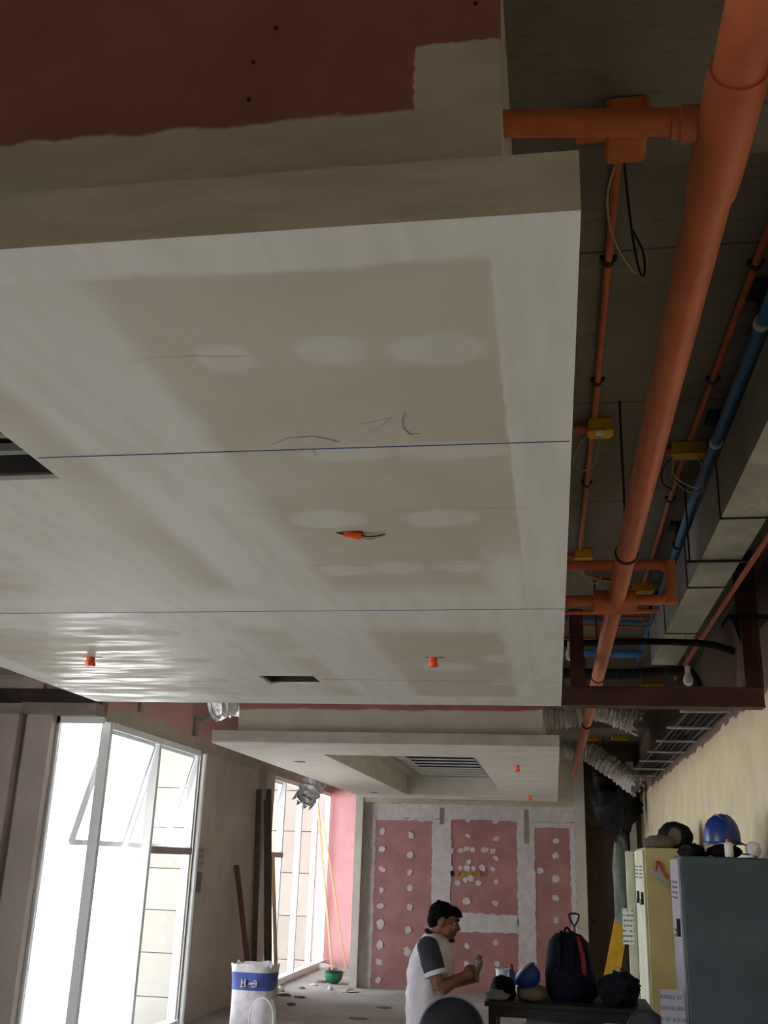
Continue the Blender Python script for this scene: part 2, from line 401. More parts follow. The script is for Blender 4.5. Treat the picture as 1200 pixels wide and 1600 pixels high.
def mullion(r, Y, z0=0.0, z1=2.86, x=XW):
    m = MB().box((x-.07, Y-.03, z0), (x+.02, Y+.03, z1))
    return m.build('mullion', M_ALU, r)
def sash(r, Y0, Y1, zt, zb, kick, x=XW):
    """top-hung sash swung outwards"""
    s = MB(); d = V(-kick, 0, zb-zt)
    A, B = V(x-.03, Y0, zt), V(x-.03, Y1, zt)
    s.beam(A, A+d, .045, .04, V(0, 1, 0)); s.beam(B, B+d, .045, .04, V(0, 1, 0)); s.beam(A, B, .04, .045); s.beam(A+d, B+d, .04, .05)
    o = s.build('sash_frame', M_ALU, r)
    n = V(zb-zt, 0, kick).normalized()*.004
    MB().prism([A, B, B+d, A+d], n).build('sash_glass', M_GLASS, o)
def glazed_bay(name, label, Ys, sashes, zt=1.77, bare=()):
    r = structroot(name, (XW, Ys[0], 0), label)
    for q in Ys: mullion(r, q)
    MB().box((XW-.06, Ys[0], 2.80), (XW+.04, Ys[-1], 2.86)).build('head_rail', M_ALU, r)
    MB().box((XW-.06, Ys[0], 0), (XW+.06, Ys[-1], .09)).build('sill_rail', M_ALU, r)
    for i in range(len(Ys)-1):
        a, b = Ys[i]+.04, Ys[i+1]-.04
        if i in sashes:
            if i not in bare: MB().box((XW-.05, a, zt-.035), (XW+.05, b, zt+.035)).build('transom', M_ALUGREY, r)
            MB().box((XW-.012, a, .09), (XW-.004, b, zt-.035)).build('glass', M_GLASS, r)
            sash(r, a+.03, b-.03, 2.79, zt+.04, sashes[i])
        else:
            MB().box((XW-.012, a, .09), (XW-.004, b, 2.80)).build('glass', M_GLASS, r)
    return r
glazed_bay('window_2', 'white framed glazing with two open awning sashes beside plain grey wall', (8.87, 10.11, 11.31), {0: .24, 1: .24}, bare=(0,))
glazed_bay('window_3', 'far white framed glazing beside the pink end wall', (14.45, 15.32, 16.45, 17.6, 18.6), {0: .24})
r = structroot('window_1', (-4.2, YRET+.06, 0), 'bright corner glazing facing the room beside the grey pier')
MB().box((-4.44, YRET+.04, 2.83), (XW, YRET+.09, 2.89)).box((-4.44, YRET+.04, 0), (XW, YRET+.09, .08)).box((-4.44, YRET+.04, 0), (-4.41, YRET+.09, 2.89)).build('window_frame', M_ALU, r)
MB().box((-4.41, YRET+.06, .08), (XW-.06, YRET+.066, 2.83)).build('glass', M_GLASS, r)
portal('portal', (XW-.2, 10.1, 1.43), (0, math.radians(-90), 0), 2.86, 2.7)
portal('portal', (XW-.2, 16.5, 1.43), (0, math.radians(-90), 0), 2.86, 4.3)
MB().tube([(XW+.03, 11.47, 0), (XW+.03, 11.47, 2.84)], .028, 10).build('vertical_pipe', M_ALU, r).name = 'vertical_pipe'
tag(bpy.data.objects['vertical_pipe'], 'slim white pipe running up wall corner beside the open sashes', 'pipe')
o = bpy.data.objects['vertical_pipe']; o.parent = None; o.location = (-4.2, YRET+.06, 0)

# outside: ground and the neighbouring stone-clad wing
struct('ground_outside', MB().box((-60, -30, -1.75), (XW+8, 60, -1.6)), mat('pale_paving', (200, 197, 192), (188, 185, 180), .85, scale=1.5), label='pale paving outside the windows')
TW = structroot('wall_outside', (-8.3, 21.0, 0), 'stone tiled wall of the neighbouring wing seen through the glazing')
MB().box((-8.4, 21.06, -1.6), (XW+.6, 21.4, 7.5)).build('wall_core', mat('tile_grout', (70, 67, 62), None, .9), TW)
struct('shade_overhang', MB().box((-9.5, 17.5, 5.2), (XW+.6, 21.4, 5.6)), M_GREYWALL, label='added overhang that keeps the tiled wall outside in shade')  # out-of-view slab added to shade the tiled wall
th, tw = .80, 1.25
tme = None
for i in range(9):
    for j in range(4):
        x0 = -8.4 + j*tw
        if tme is None:
            tme = MB().bevbox((-8.4, 21.0, -1.75), (-8.4+tw-.012, 21.05, -1.75+th-.012), .006).build('stone_tile', M_TILE, TW); ob = tme
        else:
            ob = tme.copy(); COL.objects.link(ob)
        ob.location = (j*tw, 0, i*th)

# ------------------------------------------------------------------ back partition with taped pink boards
PB = structroot('wall_back', (-2.96, YBK, 0), 'partition of pink boards with joint compound bands and screw dabs')
NZ = 2.575; NX0, NX1 = -2.85, .30; ND = .10
b = MB(); b.box((-2.96, YBK+ND, 0), (.45, YBK+.25, SLAB)); b.build('board_core', M_PINK, PB)
MB().box((-2.96, YBK-.02, 0), (NX0, YBK+ND, NZ+.10)).build('jamb', M_SKIM, PB)
MB().box((NX1, YBK, 0), (.45, YBK+ND, SLAB)).build('jamb', M_SKIM, PB)
MB().box((NX0, YBK, NZ), (NX1, YBK+ND, SLAB)).build('head_panel', M_SKIMFRONT, PB)
MB().box((-2.96, YBK, NZ+.10), (NX0, YBK+ND, SLAB)).build('head_panel', M_SKIMFRONT, PB)
PYY = YBK+ND
def wavy_rect(x0, x1, z0, z1, seed, amp=.012, step=.05):
    rnd = random.Random(seed); pts = []
    def seg(a, b):
        L = (b-a).length; n = max(2, int(L/step)); dr = (b-a)/n; nn = V(dr.z, 0, -dr.x).normalized()
        for i in range(n): pts.append(a + dr*i + (nn*amp*(rnd.random()-.5)*2 if i else V(0, 0, 0)))
    c = [V(x0, PYY, z0), V(x1, PYY, z0), V(x1, PYY, z1), V(x0, PYY, z1)]
    for i in range(4): seg(c[i], c[(i+1) % 4])
    return pts
bands = [(NX0, -2.66, 0, NZ), (-2.66, NX1, 2.36, NZ), (-1.80, -1.52, .0, 2.36), (-.54, -.285, 0, 2.36), (.225, NX1, 0, 2.36), (-1.52, -.54, .81, 1.06), (-.285, .225, 2.28, 2.36), (-2.66, -1.8, 2.32, 2.36)]
for i, (x0, x1, z0, z1) in enumerate(bands):
    MB().prism(wavy_rect(x0, x1, z0, z1, i), V(0, -.006, 0)).build('compound_band', M_COMP, PB)
dabs = []
for q in ((597,1299),(597,1327),(597,1358),(596,1391),(595,1415),(594,1444),(593,1476),(592,1503),(591,1531),(642,1305),(641,1336),(640,1363),(640,1387),(640,1418),(638,1453),(636,1486),
          (731,1281),(774,1284),(731,1306),(776,1311),(705,1329),(720,1329),(729,1326),(738,1328),(757,1328),(770,1330),(775,1341),(732,1347),(705,1356),(719,1356),(729,1356),(740,1357),(754,1356),(770,1358),
          (715,1380),(727,1375),(735,1373),(748,1380),(775,1378),(729,1408),(774,1411),(730,1478),(775,1473),(729,1506),(776,1506),(868,1314),(868,1337),(868,1374),(868,1403),(869,1438),(868,1468),(844,1360)):
    dabs.append(at(*q, Y=PYY))
for i, p in enumerate(dabs):
    rx, rz = (.055, .065) if i < 16 or i > 38 else (.05, .045)
    a = random.uniform(-.6, .6); u = V(math.cos(a), 0, math.sin(a)); v = V(-math.sin(a), 0, math.cos(a))
    MB().patch(p, u, v, rx*random.uniform(.65, 1.15), rz*random.uniform(.6, 1.0), V(0, -1, 0), .010, 10, .5, i).build('compound_dab', M_COMP, PB)
M_HOLE = mat('yellow_backed_slot', (190, 142, 30), (120, 86, 22), .7, scale=14)
for k, (xa, xb) in enumerate(((699, 710), (716, 727), (733, 744), (750, 760))):
    p0, p1 = at(xa, 1369, Y=PYY-.004), at(xb, 1361, Y=PYY-.004)
    MB().box((p0.x, PYY-.004, p0.z), (p1.x, PYY, p1.z)).build('wall_slot', M_HOLE if k else M_DARKSTEEL, PB)
for xa, ya, yb in ((690, 1262, 1288), (822, 1265, 1318)):
    p0, p1 = at(xa-3, yb, Y=PYY-.007), at(xa+4, ya, Y=PYY-.007)
    MB().box((p0.x, PYY-.008, p0.z), (p1.x, PYY, p1.z)).build('bare_joint_strip', mat('bare_tape', (150, 142, 122), (132, 124, 106), .8), PB)
# end wall with the dark door, right of the partition
struct('wall_end', MB().box((.45, 16.35, 0), (XR, 16.5, SLAB)).box((.45, YBK+.25, 0), (.47, 16.35, SLAB)), mat('shade_brown_plaster', (116, 104, 90), (100, 88, 76), .8), label='end wall coloured dark for shade, right of the taped partition')  # brown tone carries the darkness of the void around the door
dr = structroot('door_1', (.8, 16.3, 0), 'dark brown door right of the taped partition')
MB().box((.50, 16.29, .01), (1.05, 16.33, 2.25)).build('door_leaf', M_BROWNDOOR, dr)
df = MB().box((.46, 16.27, 0), (.50, 16.35, 2.30)).box((1.05, 16.27, 0), (1.09, 16.35, 2.30)).box((.46, 16.27, 2.25), (1.09, 16.35, 2.30)); df.build('door_frame', M_BROWNDOOR, dr)
MB().lathe((.56, 16.29, 1.0), [(.025, 0), (.025, .03), (.012, .035), (.012, .06), (.022, .065), (.02, .09)], 10, V(0, -1, 0)).build('door_knob', M_DARKSTEEL, dr, True)
MB().box((1.12, 16.25, 0), (1.22, 16.35, 3.3)).build('trim_7', M_SKIM); tag(bpy.data.objects['trim_7'], 'pale plaster strip beside the dark door', kind='structure')

# ================================================================== ceiling trays
X0, X1 = -2.65, .053
def plate_with_holes(x0, x1, y0, y1, z0, z1, holes):
    """flat slab in one mesh with rectangular holes cut right through"""
    xs = sorted({x0, x1, *[h[0] for h in holes], *[h[1] for h in holes]}); ys = sorted({y0, y1, *[h[2] for h in holes], *[h[3] for h in holes]})
    solid = {}
    for i in range(len(xs)-1):
        for j in range(len(ys)-1):
            cx, cy = (xs[i]+xs[i+1])/2, (ys[j]+ys[j+1])/2
            solid[i, j] = not any(h[0] < cx < h[1] and h[2] < cy < h[3] for h in holes)
    m = MB(); idx = {}
    def v(i, j, k):
        if (i, j, k) not in idx: idx[i, j, k] = len(m.v); m.v.append(V(xs[i], ys[j], (z0, z1)[k]))
        return idx[i, j, k]
    for (i, j), s in solid.items():
        if not s: continue
        m.f.append((v(i, j, 0), v(i, j+1, 0), v(i+1, j+1, 0), v(i+1, j, 0))); m.f.append((v(i, j, 1), v(i+1, j, 1), v(i+1, j+1, 1), v(i, j+1, 1)))
        for di, dj, a, c in ((-1, 0, (0, 0), (0, 1)), (1, 0, (1, 1), (1, 0)), (0, -1, (1, 0), (0, 0)), (0, 1, (0, 1), (1, 1))):
            if not solid.get((i+di, j+dj), False):
                m.f.append((v(i+a[0], j+a[1], 0), v(i+c[0], j+c[1], 0), v(i+c[0], j+c[1], 1), v(i+a[0], j+a[1], 1)))
    return m
T1 = structroot('ceiling_tray_1', (X0, 1.18, ZS), 'large taped plasterboard ceiling tray with blue chalk lines')
holes1 = [(-1.72, -1.14, 1.80, 2.085), (-1.41, -1.137, 4.755, 4.995), (-.545, -.49, 2.52, 2.56)]
plate_with_holes(X0, X1, 1.168, 5.66, ZS, ZS+.012, holes1).build('tray_underside', M_SOFFIT, T1)
MB().box((X0, 1.1665, ZS), (X1, 1.168, ZS+.097)).build('tray_edge', M_SKIMFRONT, T1)
MB().box((X0, 5.65, ZS+.012), (X1, 5.66, ZS+.097)).build('tray_edge', M_SKIM, T1)
MB().box((X1-.012, 1.168, ZS+.012), (X1, 5.65, ZS+.097)).build('tray_edge', M_SKIM, T1)
MB().box((X0, 1.168, ZS+.012), (X0+.012, 5.65, ZS+.097)).build('tray_edge', M_SKIM, T1)
plate_with_holes(X0+.012, X1-.012, 1.168, 5.65, ZS+.085, ZS+.097, [(X0+.14, -.075, 1.34, 5.5)]).build('tray_top', M_SKIM, T1)
MB().box((X0+.13, 1.33, ZS+.097), (-.06, 1.345, SLAB)).build('fascia_front', M_FASCIA, T1)
MB().box((-.075, 1.345, ZS+.097), (-.06, 5.5, SLAB)).build('fascia_side', M_SKIM, T1)
MB().box((X0+.13, 1.345, ZS+.097), (X0+.145, 5.5, SLAB)).build('fascia_side', M_PINK, T1)
MB().box((X0+.13, 5.5, ZS+.097), (-.06, 5.515, SLAB)).build('fascia_back', M_FASCIA, T1)
for q in ((431, 44), (396, 98), (389, 156), (743, 6)):
    p = at(*q, Y=1.33); MB().lathe(p, [(.004, -.001), (.004, .0025), (.002, .003)], 8, V(0, -1, 0)).build('screw', M_DARKSTEEL, T1)
def chalk(pts, m, wd, name, parent, z=ZS-.0008):
    s = MB()
    for a, b in zip(pts[:-1], pts[1:]):
        a, b = Vector(a), Vector(b); a.z = b.z = z; s.beam(a, b, wd, .0017)
    return s.build(name, m, parent)
chalk([at(60, 715, Z=ZS), at(450, 702.5, Z=ZS), at(890, 689, Z=ZS)], M_BLUEINK, .0026, 'chalk_line', T1)
chalk([at(-200, 960, Z=ZS), at(885, 951, Z=ZS)], M_BLUEINK, .0022, 'chalk_line', T1)
chalk([at(505, 1061, Z=ZS), at(872, 1066, Z=ZS)], M_PENCIL, .0018, 'chalk_line', T1)
chalk([at(*q, Z=ZS) for q in ((632, 643), (627, 655), (629, 668), (640, 678), (656, 677))], M_PENCIL, .0011, 'pencil_mark', T1)
chalk([at(*q, Z=ZS) for q in ((560, 663), (612, 652), (566, 681))], M_PENCIL, .0011, 'pencil_mark', T1)
chalk([at(*q, Z=ZS) for q in ((424, 694), (450, 684), (490, 681), (530, 690))], M_PENCIL, .0011, 'pencil_mark', T1)
chalk([at(*q, Z=ZS) for q in ((488, 700), (493, 712))], M_PENCIL, .0011, 'pencil_mark', T1)
# metal grid seen inside the two square cut-outs
def cutout(h, n):
    x0, x1, y0, y1 = h; r = MB(); g = .02
    r.box((x0, y0, ZS+.012), (x0+.015, y1, ZS+.09)).box((x1-.015, y0, ZS+.012), (x1, y1, ZS+.09)).box((x0+.015, y0, ZS+.012), (x1-.015, y0+.015, ZS+.09)).box((x0+.015, y1-.015, ZS+.012), (x1-.015, y1, ZS+.09))
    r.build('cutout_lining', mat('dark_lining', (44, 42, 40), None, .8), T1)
    for k in range(n):
        yy = y0+(y1-y0)*(k+1)/(n+1); MB().box((x0+.015, yy-.012, ZS+.03), (x1-.015, yy+.012, ZS+.05)).build('furring_channel', M_GALV, T1)
cutout(holes1[0], 2); cutout(holes1[1], 2)
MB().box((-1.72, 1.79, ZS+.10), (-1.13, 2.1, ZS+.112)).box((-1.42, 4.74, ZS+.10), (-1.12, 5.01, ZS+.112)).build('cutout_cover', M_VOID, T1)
# orange conduit ends poking through the tray
def conduit_stub(p, label, h=.05, r=.016, tail=None):
    t = thing('conduit_stub', (p.x, p.y, ZS), label, 'conduit end', 'orange conduit ends in the ceiling trays')
    MB().lathe((p.x, p.y, ZS-h), [(r*.9, 0), (r, .004), (r, h*.45), (r*.8, h*.5), (r*.8, h*.99)], 12).build('stub', M_ORANGECAP, t, True)
    MB().box((p.x-r*1.6, p.y-.005, ZS-.001), (p.x+r*2.2, p.y+.005, ZS)).build('slot_edge', M_VOID, t)
    if tail: MB().tube(spline(tail), .0022, 6).build('wire', M_WIRE, t, True)
p = at(553, 833, Z=ZS)
t = thing('conduit_stub', (p.x, p.y, ZS), 'orange conduit end lying in a small slot with grey wires', 'conduit end', 'orange conduit ends in the ceiling trays')
MB().tube([(p.x-.026, p.y-.004, ZS+.002), (p.x+.02, p.y+.002, ZS-.006)], .013, 12).build('stub', M_ORANGECAP, t, True)
MB().tube(spline([(p.x+.015, p.y, ZS-.006), (p.x+.045, p.y-.004, ZS-.012), (p.x+.085, p.y+.004, ZS-.004)]), .0018, 6).build('wire', M_DARKSTEEL, t, True)
MB().tube(spline([(p.x+.015, p.y+.004, ZS-.006), (p.x+.04, p.y+.012, ZS-.014), (p.x+.075, p.y+.010, ZS-.006)]), .0025, 6).build('wire', M_WIRE, t, True)
MB().patch((p.x-.01, p.y, ZS-.0005), V(1, 0, 0), V(0, 1, 0), .04, .018, V(0, 0, 1), .0005, 12, .3, 3).build('slot_edge', M_VOID, t)
conduit_stub(at(142, 1027, Z=ZS), 'orange conduit end in the large tray near its window-side edge', .042, .024)
conduit_stub(at(677, 1027, Z=ZS), 'orange conduit end in the large tray near the right edge', .042, .022)

# second tray with the coffer and the air grille
T2 = structroot('ceiling_tray_2', (X0, 7.8, ZS), 'smaller taped ceiling tray with a deep coffer and air grille')
hc = (-1.92, -.63, 8.6, 13.75); Y20, Y21 = 7.8, 14.55
M_SOFFIT2 = mat('white_skim_underside', (214, 211, 204), (202, 198, 190), .5, scale=3)
plate_with_holes(X0, X1, Y20-.012, Y21, ZS, ZS+.012, [hc]).build('tray_underside', M_SOFFIT2, T2)
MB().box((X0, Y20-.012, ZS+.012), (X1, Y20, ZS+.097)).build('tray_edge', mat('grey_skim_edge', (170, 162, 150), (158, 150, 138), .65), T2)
MB().box((X0, Y20, ZS+.012), (X0+.012, Y21, ZS+.097)).build('tray_edge', M_SKIM, T2)
MB().box((X1-.012, Y20, ZS+.012), (X1, Y21, ZS+.097)).build('tray_edge', M_SKIM, T2)
MB().box((X0+.012, Y21-.012, ZS+.012), (X1-.012, Y21, ZS+.097)).build('tray_edge', M_SKIM, T2)
plate_with_holes(X0+.012, X1-.012, Y20, Y21-.012, ZS+.085, ZS+.097, [(hc[0]-.05, hc[1]+.05, hc[2]-.05, hc[3]+.05)]).build('tray_top', M_SKIM, T2)
MB().box((X0+.14, 8.0, ZS+.097), (-.07, 8.015, SLAB)).build('fascia_front', band_material('taped_pink_fascia', 2, 2.88, .06, (150, 92, 84), (186, 178, 162), (174, 166, 150)), T2)
MB().box((-.085, 8.015, ZS+.097), (-.07, 14.4, SLAB)).build('fascia_side', M_SKIM, T2)
MB().box((X0+.14, 8.015, ZS+.097), (X0+.155, 14.4, SLAB)).build('fascia_side', M_SKIM, T2)
ct = ZS+.24
for a, c in (((hc[0]-.012, hc[2], ZS+.012), (hc[0], hc[3], ct)), ((hc[1], hc[2], ZS+.012), (hc[1]+.012, hc[3], ct)), ((hc[0], hc[3], ZS+.012), (hc[1], hc[3]+.012, ct)), ((hc[0], hc[2]-.012, ZS+.012), (hc[1], hc[2], ct))):
    MB().box(a, c).build('coffer_side', M_SKIM, T2)
gr = (-1.72, -.80, 10.9, 13.55)
plate_with_holes(hc[0]-.012, hc[1]+.012, hc[2]-.012, hc[3]+.012, ct, ct+.012, [gr]).build('coffer_top', M_SKIM, T2)
G = thing('air_grille', ((gr[0]+gr[1])/2, (gr[2]+gr[3])/2, ct), 'long metal air grille with slats inside the coffer of the smaller tray', 'grille')
MB().box((gr[0]-.02, gr[2]-.02, ct-.012), (gr[0]+.03, gr[3]+.02, ct)).box((gr[1]-.03, gr[2]-.02, ct-.012), (gr[1]+.02, gr[3]+.02, ct)).box((gr[0]+.03, gr[2]-.02, ct-.012), (gr[1]-.03, gr[2]+.03, ct)).box((gr[0]+.03, gr[3]-.03, ct-.012), (gr[1]-.03, gr[3]+.02, ct)).build('grille_frame', M_ALUGREY, G)
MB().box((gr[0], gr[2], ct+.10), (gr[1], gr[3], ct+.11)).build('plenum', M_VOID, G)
ns = 8; sl = None
for k in range(ns):
    yy = gr[2]+.1+(gr[3]-gr[2]-.2)*k/(ns-1)
    if sl is None: sl = MB().beam((gr[0]+.03, yy, ct-.002), (gr[1]-.03, yy, ct-.002), .06, .008, V(0, 0, 1)).build('slat', mat('slat_metal', (214, 220, 224), (200, 206, 210), .4, .1), G); y00 = yy
    else:
        o = sl.copy(); COL.objects.link(o); o.location = (0, yy-y00, 0)
conduit_stub(at(808, 1195, Z=ZS), 'orange conduit end in the smaller tray beside its coffer', .06, .026)
conduit_stub(at(828, 1243, Z=ZS), 'orange conduit end near the far edge of the smaller tray', .06, .026)
for q in ((469, 1190), (584, 1238)):
    p = at(*q, Z=ZS); MB().patch(p, V(1, 0, 0), V(0, 1, 0), .05, .06, V(0, 0, -1), .004, 9, .4, 5).build('compound_dab', mat('dark_dab', (120, 116, 110), None, .8), T2)

# ================================================================== pipes, ducts and steel under the slab
def pipe_with(name, loc, label, cat, m, pts, r, n=14, group=None, mname='pipe_run'):
    t = thing(name, loc, label, cat, group); MB().tube(pts, r, n).build(mname, m, t, True); return t
PX, PZ, PR = .30, 2.893, .040
t = pipe_with('sprinkler_main', (PX, 8, PZ), 'thick orange sprinkler main running the length of the room', 'pipe', M_ORANGE, [(PX, .2, PZ), (PX, 8, PZ+.02), (PX, 15.2, PZ+.12)], PR, 20)
for yy in (1.33, 4.66):
    MB().lathe((PX, yy-.012, PZ+.02*yy/8), [(PR, 0), (PR+.0035, .004), (PR+.0035, .02), (PR, .024)], 20, V(0, 1, 0)).build('weld_seam', M_ORANGE, t, True)
for yy, sgn in ((1.42, -1), ):
    MB().lathe((PX-.035, yy, PZ+.02), [(.030, 0), (.030, .035), (.024, .04), (.024, .05)], 16, V(-1, 0, .03)).build('tee_outlet', M_ORANGE, t, True)
MB().lathe((PX, 1.28, PZ+.003), [(PR+.005, 0), (PR+.007, .05), (PR+.007, .25), (PR+.005, .30)], 20, V(0, 1, 0)).build('tee_sleeve', M_ORANGE, t, True)
for yy in (3.84, 6.6, 9.0):
    zz = PZ+.02*yy/8
    MB().lathe((PX, yy-.012, zz), [(PR+.001, 0), (PR+.006, .001), (PR+.006, .024), (PR+.001, .025)], 18, V(0, 1, 0)).build('hanger_ring', M_DARKSTEEL if yy > 3 else M_ORANGE, t, True)
    MB().tube([(PX, yy, zz+PR), (PX, yy, SLAB)], .005, 6).build('hanger_rod', M_DARKSTEEL, t)
MB().tube([(PX, 4.6, PZ+.01), (PX-.10, 4.6, PZ+.01)], .052, 16).tube([(PX, 4.6, PZ+.01), (PX+.09, 4.6, PZ+.015)], .048, 16).build('cross_fitting', M_ORANGE, t, True)
MB().tube([(-.07, 1.42, 2.945), (.235, 1.42, 2.918)], .023, 16).build('branch_pipe', M_ORANGE, t, True)
b = t
MB().tube(spline([(-.06, 4.6, 2.905), (.2, 4.6, 2.905)], 2), .026, 14).build('loop_pipe', M_ORANGE, b, True)
MB().tube([(.39, 4.6, 2.908), (.50, 4.6, 2.908), (.535, 4.6, 2.925), (.545, 4.6, 2.96), (.546, 4.6, 3.03), (.535, 4.6, 3.06), (.50, 4.6, 3.075), (-.06, 4.6, 3.075)], .024, 14).build('loop_pipe', M_ORANGE, b, True)
MB().tube([(-.06, 4.66, 2.862), (.5, 4.66, 2.87)], .010, 10).build('loop_pipe', M_ORANGE, b, True)
for zz in (2.89, 3.05): MB().tube([(.545, 4.6, zz), (.545, 4.6, zz+.04)], .03, 14).build('elbow', M_ORANGE, b, True)

def conduit(label, pts, r=.0125, clamps=(), group='thin orange conduits under the slab'):
    t = pipe_with('conduit', pts[0], label, 'conduit', M_CONDUIT, pts, r, 10, group)
    for c in clamps:
        MB().lathe((c[0], c[1]-.012, c[2]), [(r+.001, 0), (r+.005, .001), (r+.005, .023), (r+.001, .024)], 10, V(0, 1, 0)).box((c[0]-r-.014, c[1]-.01, c[2]+.002), (c[0]+r+.014, c[1]+.01, SLAB)).build('clamp', M_DARKSTEEL, t)
    return t
CZ = SLAB-.016
conduit('thin orange conduit clipped to the slab beside the large ceiling tray', [(.205, 2.25, CZ), (.203, 3.95, CZ)], clamps=((.204, 2.78, CZ), (.204, 3.62, CZ)))
conduit('thin orange conduit from the lit yellow box onward beside the tray', [(.198, 4.12, CZ), (.19, 5.85, CZ)], clamps=((.195, 4.75, CZ),))
conduit('orange conduit clipped to the slab between sprinkler main and blue pipe', [(.672, 1.95, CZ), (.625, 4.22, CZ)], clamps=((.655, 2.85, CZ), (.64, 3.65, CZ)))
conduit('orange conduit running from the paired yellow boxes toward the steel frame', [(.62, 4.4, CZ), (.62, 6.6, CZ)], clamps=((.62, 5.0, CZ),))
conduit('bent orange conduit between two yellow boxes under the pipe loop', spline([(.19, 6.0, CZ), (.21, 6.3, CZ-.01), (.30, 6.45, CZ-.01), (.52, 6.6, CZ-.01)], 6))
conduit('orange conduit along the right side of the sheet metal duct', [(.952, 3.2, 3.14), (.945, 8.0, 3.14)], .014)
conduit('orange conduit crossing the slab right of the duct', spline([(.97, 6.35, CZ), (1.13, 6.35, CZ), (1.2, 6.2, CZ), (1.25, 5.8, CZ)], 6))
for k, yy in enumerate((7.6, 7.9, 8.35)):
    conduit(('orange conduit crossing behind the upper black hose', 'orange conduit crossing behind the lower black hose', 'orange conduit crossing beyond the steel frame')[k], [(-.05, yy, CZ), (.75, yy+.05, CZ)])

def jbox(p, sx, sy, label, loops=(), lid=True, m=None, stub=True, SLAB=SLAB):
    x, y = p; m = m or M_YELLOW
    t = thing('junction_box', (x, y, SLAB-.06), label, 'junction box', 'junction boxes on the slab')
    MB().bevbox((x-sx/2, y-sy/2, SLAB-.055), (x+sx/2, y+sy/2, SLAB), .006).build('box_body', m, t)
    if lid: MB().bevbox((x-sx/2-.004, y-sy/2-.004, SLAB-.065), (x+sx/2+.004, y+sy*.1, SLAB-.055), .003).build('box_lid', m, t)
    if stub: MB().tube([(x-sx/2-.06, y, SLAB-.03), (x-sx/2, y, SLAB-.03)], .018, 10).build('conduit_socket', M_CONDUIT, t, True)
    for c, lp in loops: MB().tube(spline(lp, 8), .0028, 6).build('wire_loop', c, t, True)
    return t
def loop(x, y, dx, dy, dz, z=SLAB-.06):
    return [(x, y, z), (x-dx, y+dy*.35, z-dz*.5), (x-dx*.7, y+dy*.8, z-dz), (x, y+dy, z-dz), (x+dx*.6, y+dy*.7, z-dz*.6), (x+dx*.45, y+dy*.15, z-.005)]
p = at(978, 206, Z=3.21)
jbox((p.x, p.y), .085, .15, 'orange-brown junction box with a long hanging loop of wires', [
    (M_WIRE, [at(*q, Y=1.93+k*.05) for k, q in enumerate(((965, 240), (949, 310), (958, 370), (985, 418), (997, 427), (1003, 415), (1000, 390)))]),
    (M_BLACK, [at(*q, Y=1.93+k*.05) for k, q in enumerate(((974, 240), (981, 310), (990, 380), (1000, 425), (1007, 428), (1005, 395), (990, 362)))])], lid=False, m=mat('orange_box_plastic', (196, 108, 40), (170, 90, 30), .5), SLAB=3.24)
p = at(937, 660, Z=SLAB)
t = jbox((p.x, p.y), .10, .11, 'yellow junction box with a bright white tag and wire loop', [(M_WIRE, [at(*q, Y=4.05) for q in ((925, 672), (905, 695), (895, 718), (910, 735), (925, 728), (935, 700), (936, 680))])])
MB().bevbox((p.x-.022, p.y-.075, SLAB-.085), (p.x+.012, p.y-.052, SLAB-.066), .003).build('white_tag', mat('bright_tag', (250, 250, 246), None, .3), t)
p = at(1075, 695, Z=SLAB)
jbox((p.x, p.y), .15, .10, 'wide yellow junction box with two wire loops beside the blue pipe', [(M_WIRE, [at(*q, Y=4.2) for q in ((1052, 712), (1052, 740), (1068, 755), (1090, 762), (1100, 748), (1093, 720), (1083, 705))]), (M_WIRE, [at(*q, Y=4.35) for q in ((1058, 715), (1050, 745), (1075, 768), (1096, 768), (1100, 740))]),
     (M_BLACK, [at(*q, Y=4.3) for q in ((1050, 715), (1035, 735), (1036, 755), (1050, 765))])])
p = at(911, 860, Z=SLAB)
jbox((p.x, p.y), .10, .12, 'yellow junction box just above the orange pipe loop', [(M_WIRE, [at(*q, Y=5.8) for q in ((908, 870), (912, 895), (925, 910), (938, 908), (935, 888), (925, 878))])])
p = at(1004, 913, Z=SLAB)
jbox((p.x, p.y), .13, .13, 'yellow junction box framed inside the orange pipe loop', [(M_WIRE, [at(*q, Y=6.5) for q in ((1008, 925), (1000, 945), (1003, 970), (1018, 970), (1020, 940), (1010, 925))])])
for q, l in (((1018, 1062), 'yellow junction box seen just above the steel beam'), ((922, 1150), 'yellow junction box beside the sprinkler main beyond the foil duct'), ((968, 1150), 'yellow junction box below the end of the foil duct')):
    p = at(*q, Z=SLAB); jbox((p.x, p.y), .22, .22, l, stub=False)

bp = thing('blue_pipe', (.72, 5, 3.45), 'blue plastic pipe hung beside the sheet metal duct', 'pipe')
MB().tube([(.712, 1.945, 3.45), (.70, 4.7, 3.45), (.735, 7.4, 3.45), (.735, 9.0, 3.45)], .022, 12).build('pipe_run', M_BLUE, bp, True)
for yy in (3.05, 4.05, 5.5, 7.0):
    MB().lathe((.705, yy, 3.45), [(.023, 0), (.027, .002), (.027, .03), (.023, .032)], 12, V(0, 1, 0)).build('coupling', M_WHITE if yy in (4.05, 3.05) else M_DARKSTEEL, bp, True)
    MB().box((.665, yy-.10, SLAB-.02), (.75, yy+.02, SLAB)).box((.695, yy-.10, 3.46), (.715, yy+.02, SLAB-.02)).build('hanger', M_DARKSTEEL, bp)
MB().tube([(.0, 7.2, 3.44), (.735, 7.42, 3.44)], .018, 10).build('branch_run', M_BLUE, bp, True)
pipe_with('blue_cross_pipe', (.3, 8.1, 3.35), 'blue pipe crossing between the two black hoses', 'pipe', M_BLUE, [(-.05, 8.1, 3.36), (.72, 8.15, 3.36)], .03, 12)

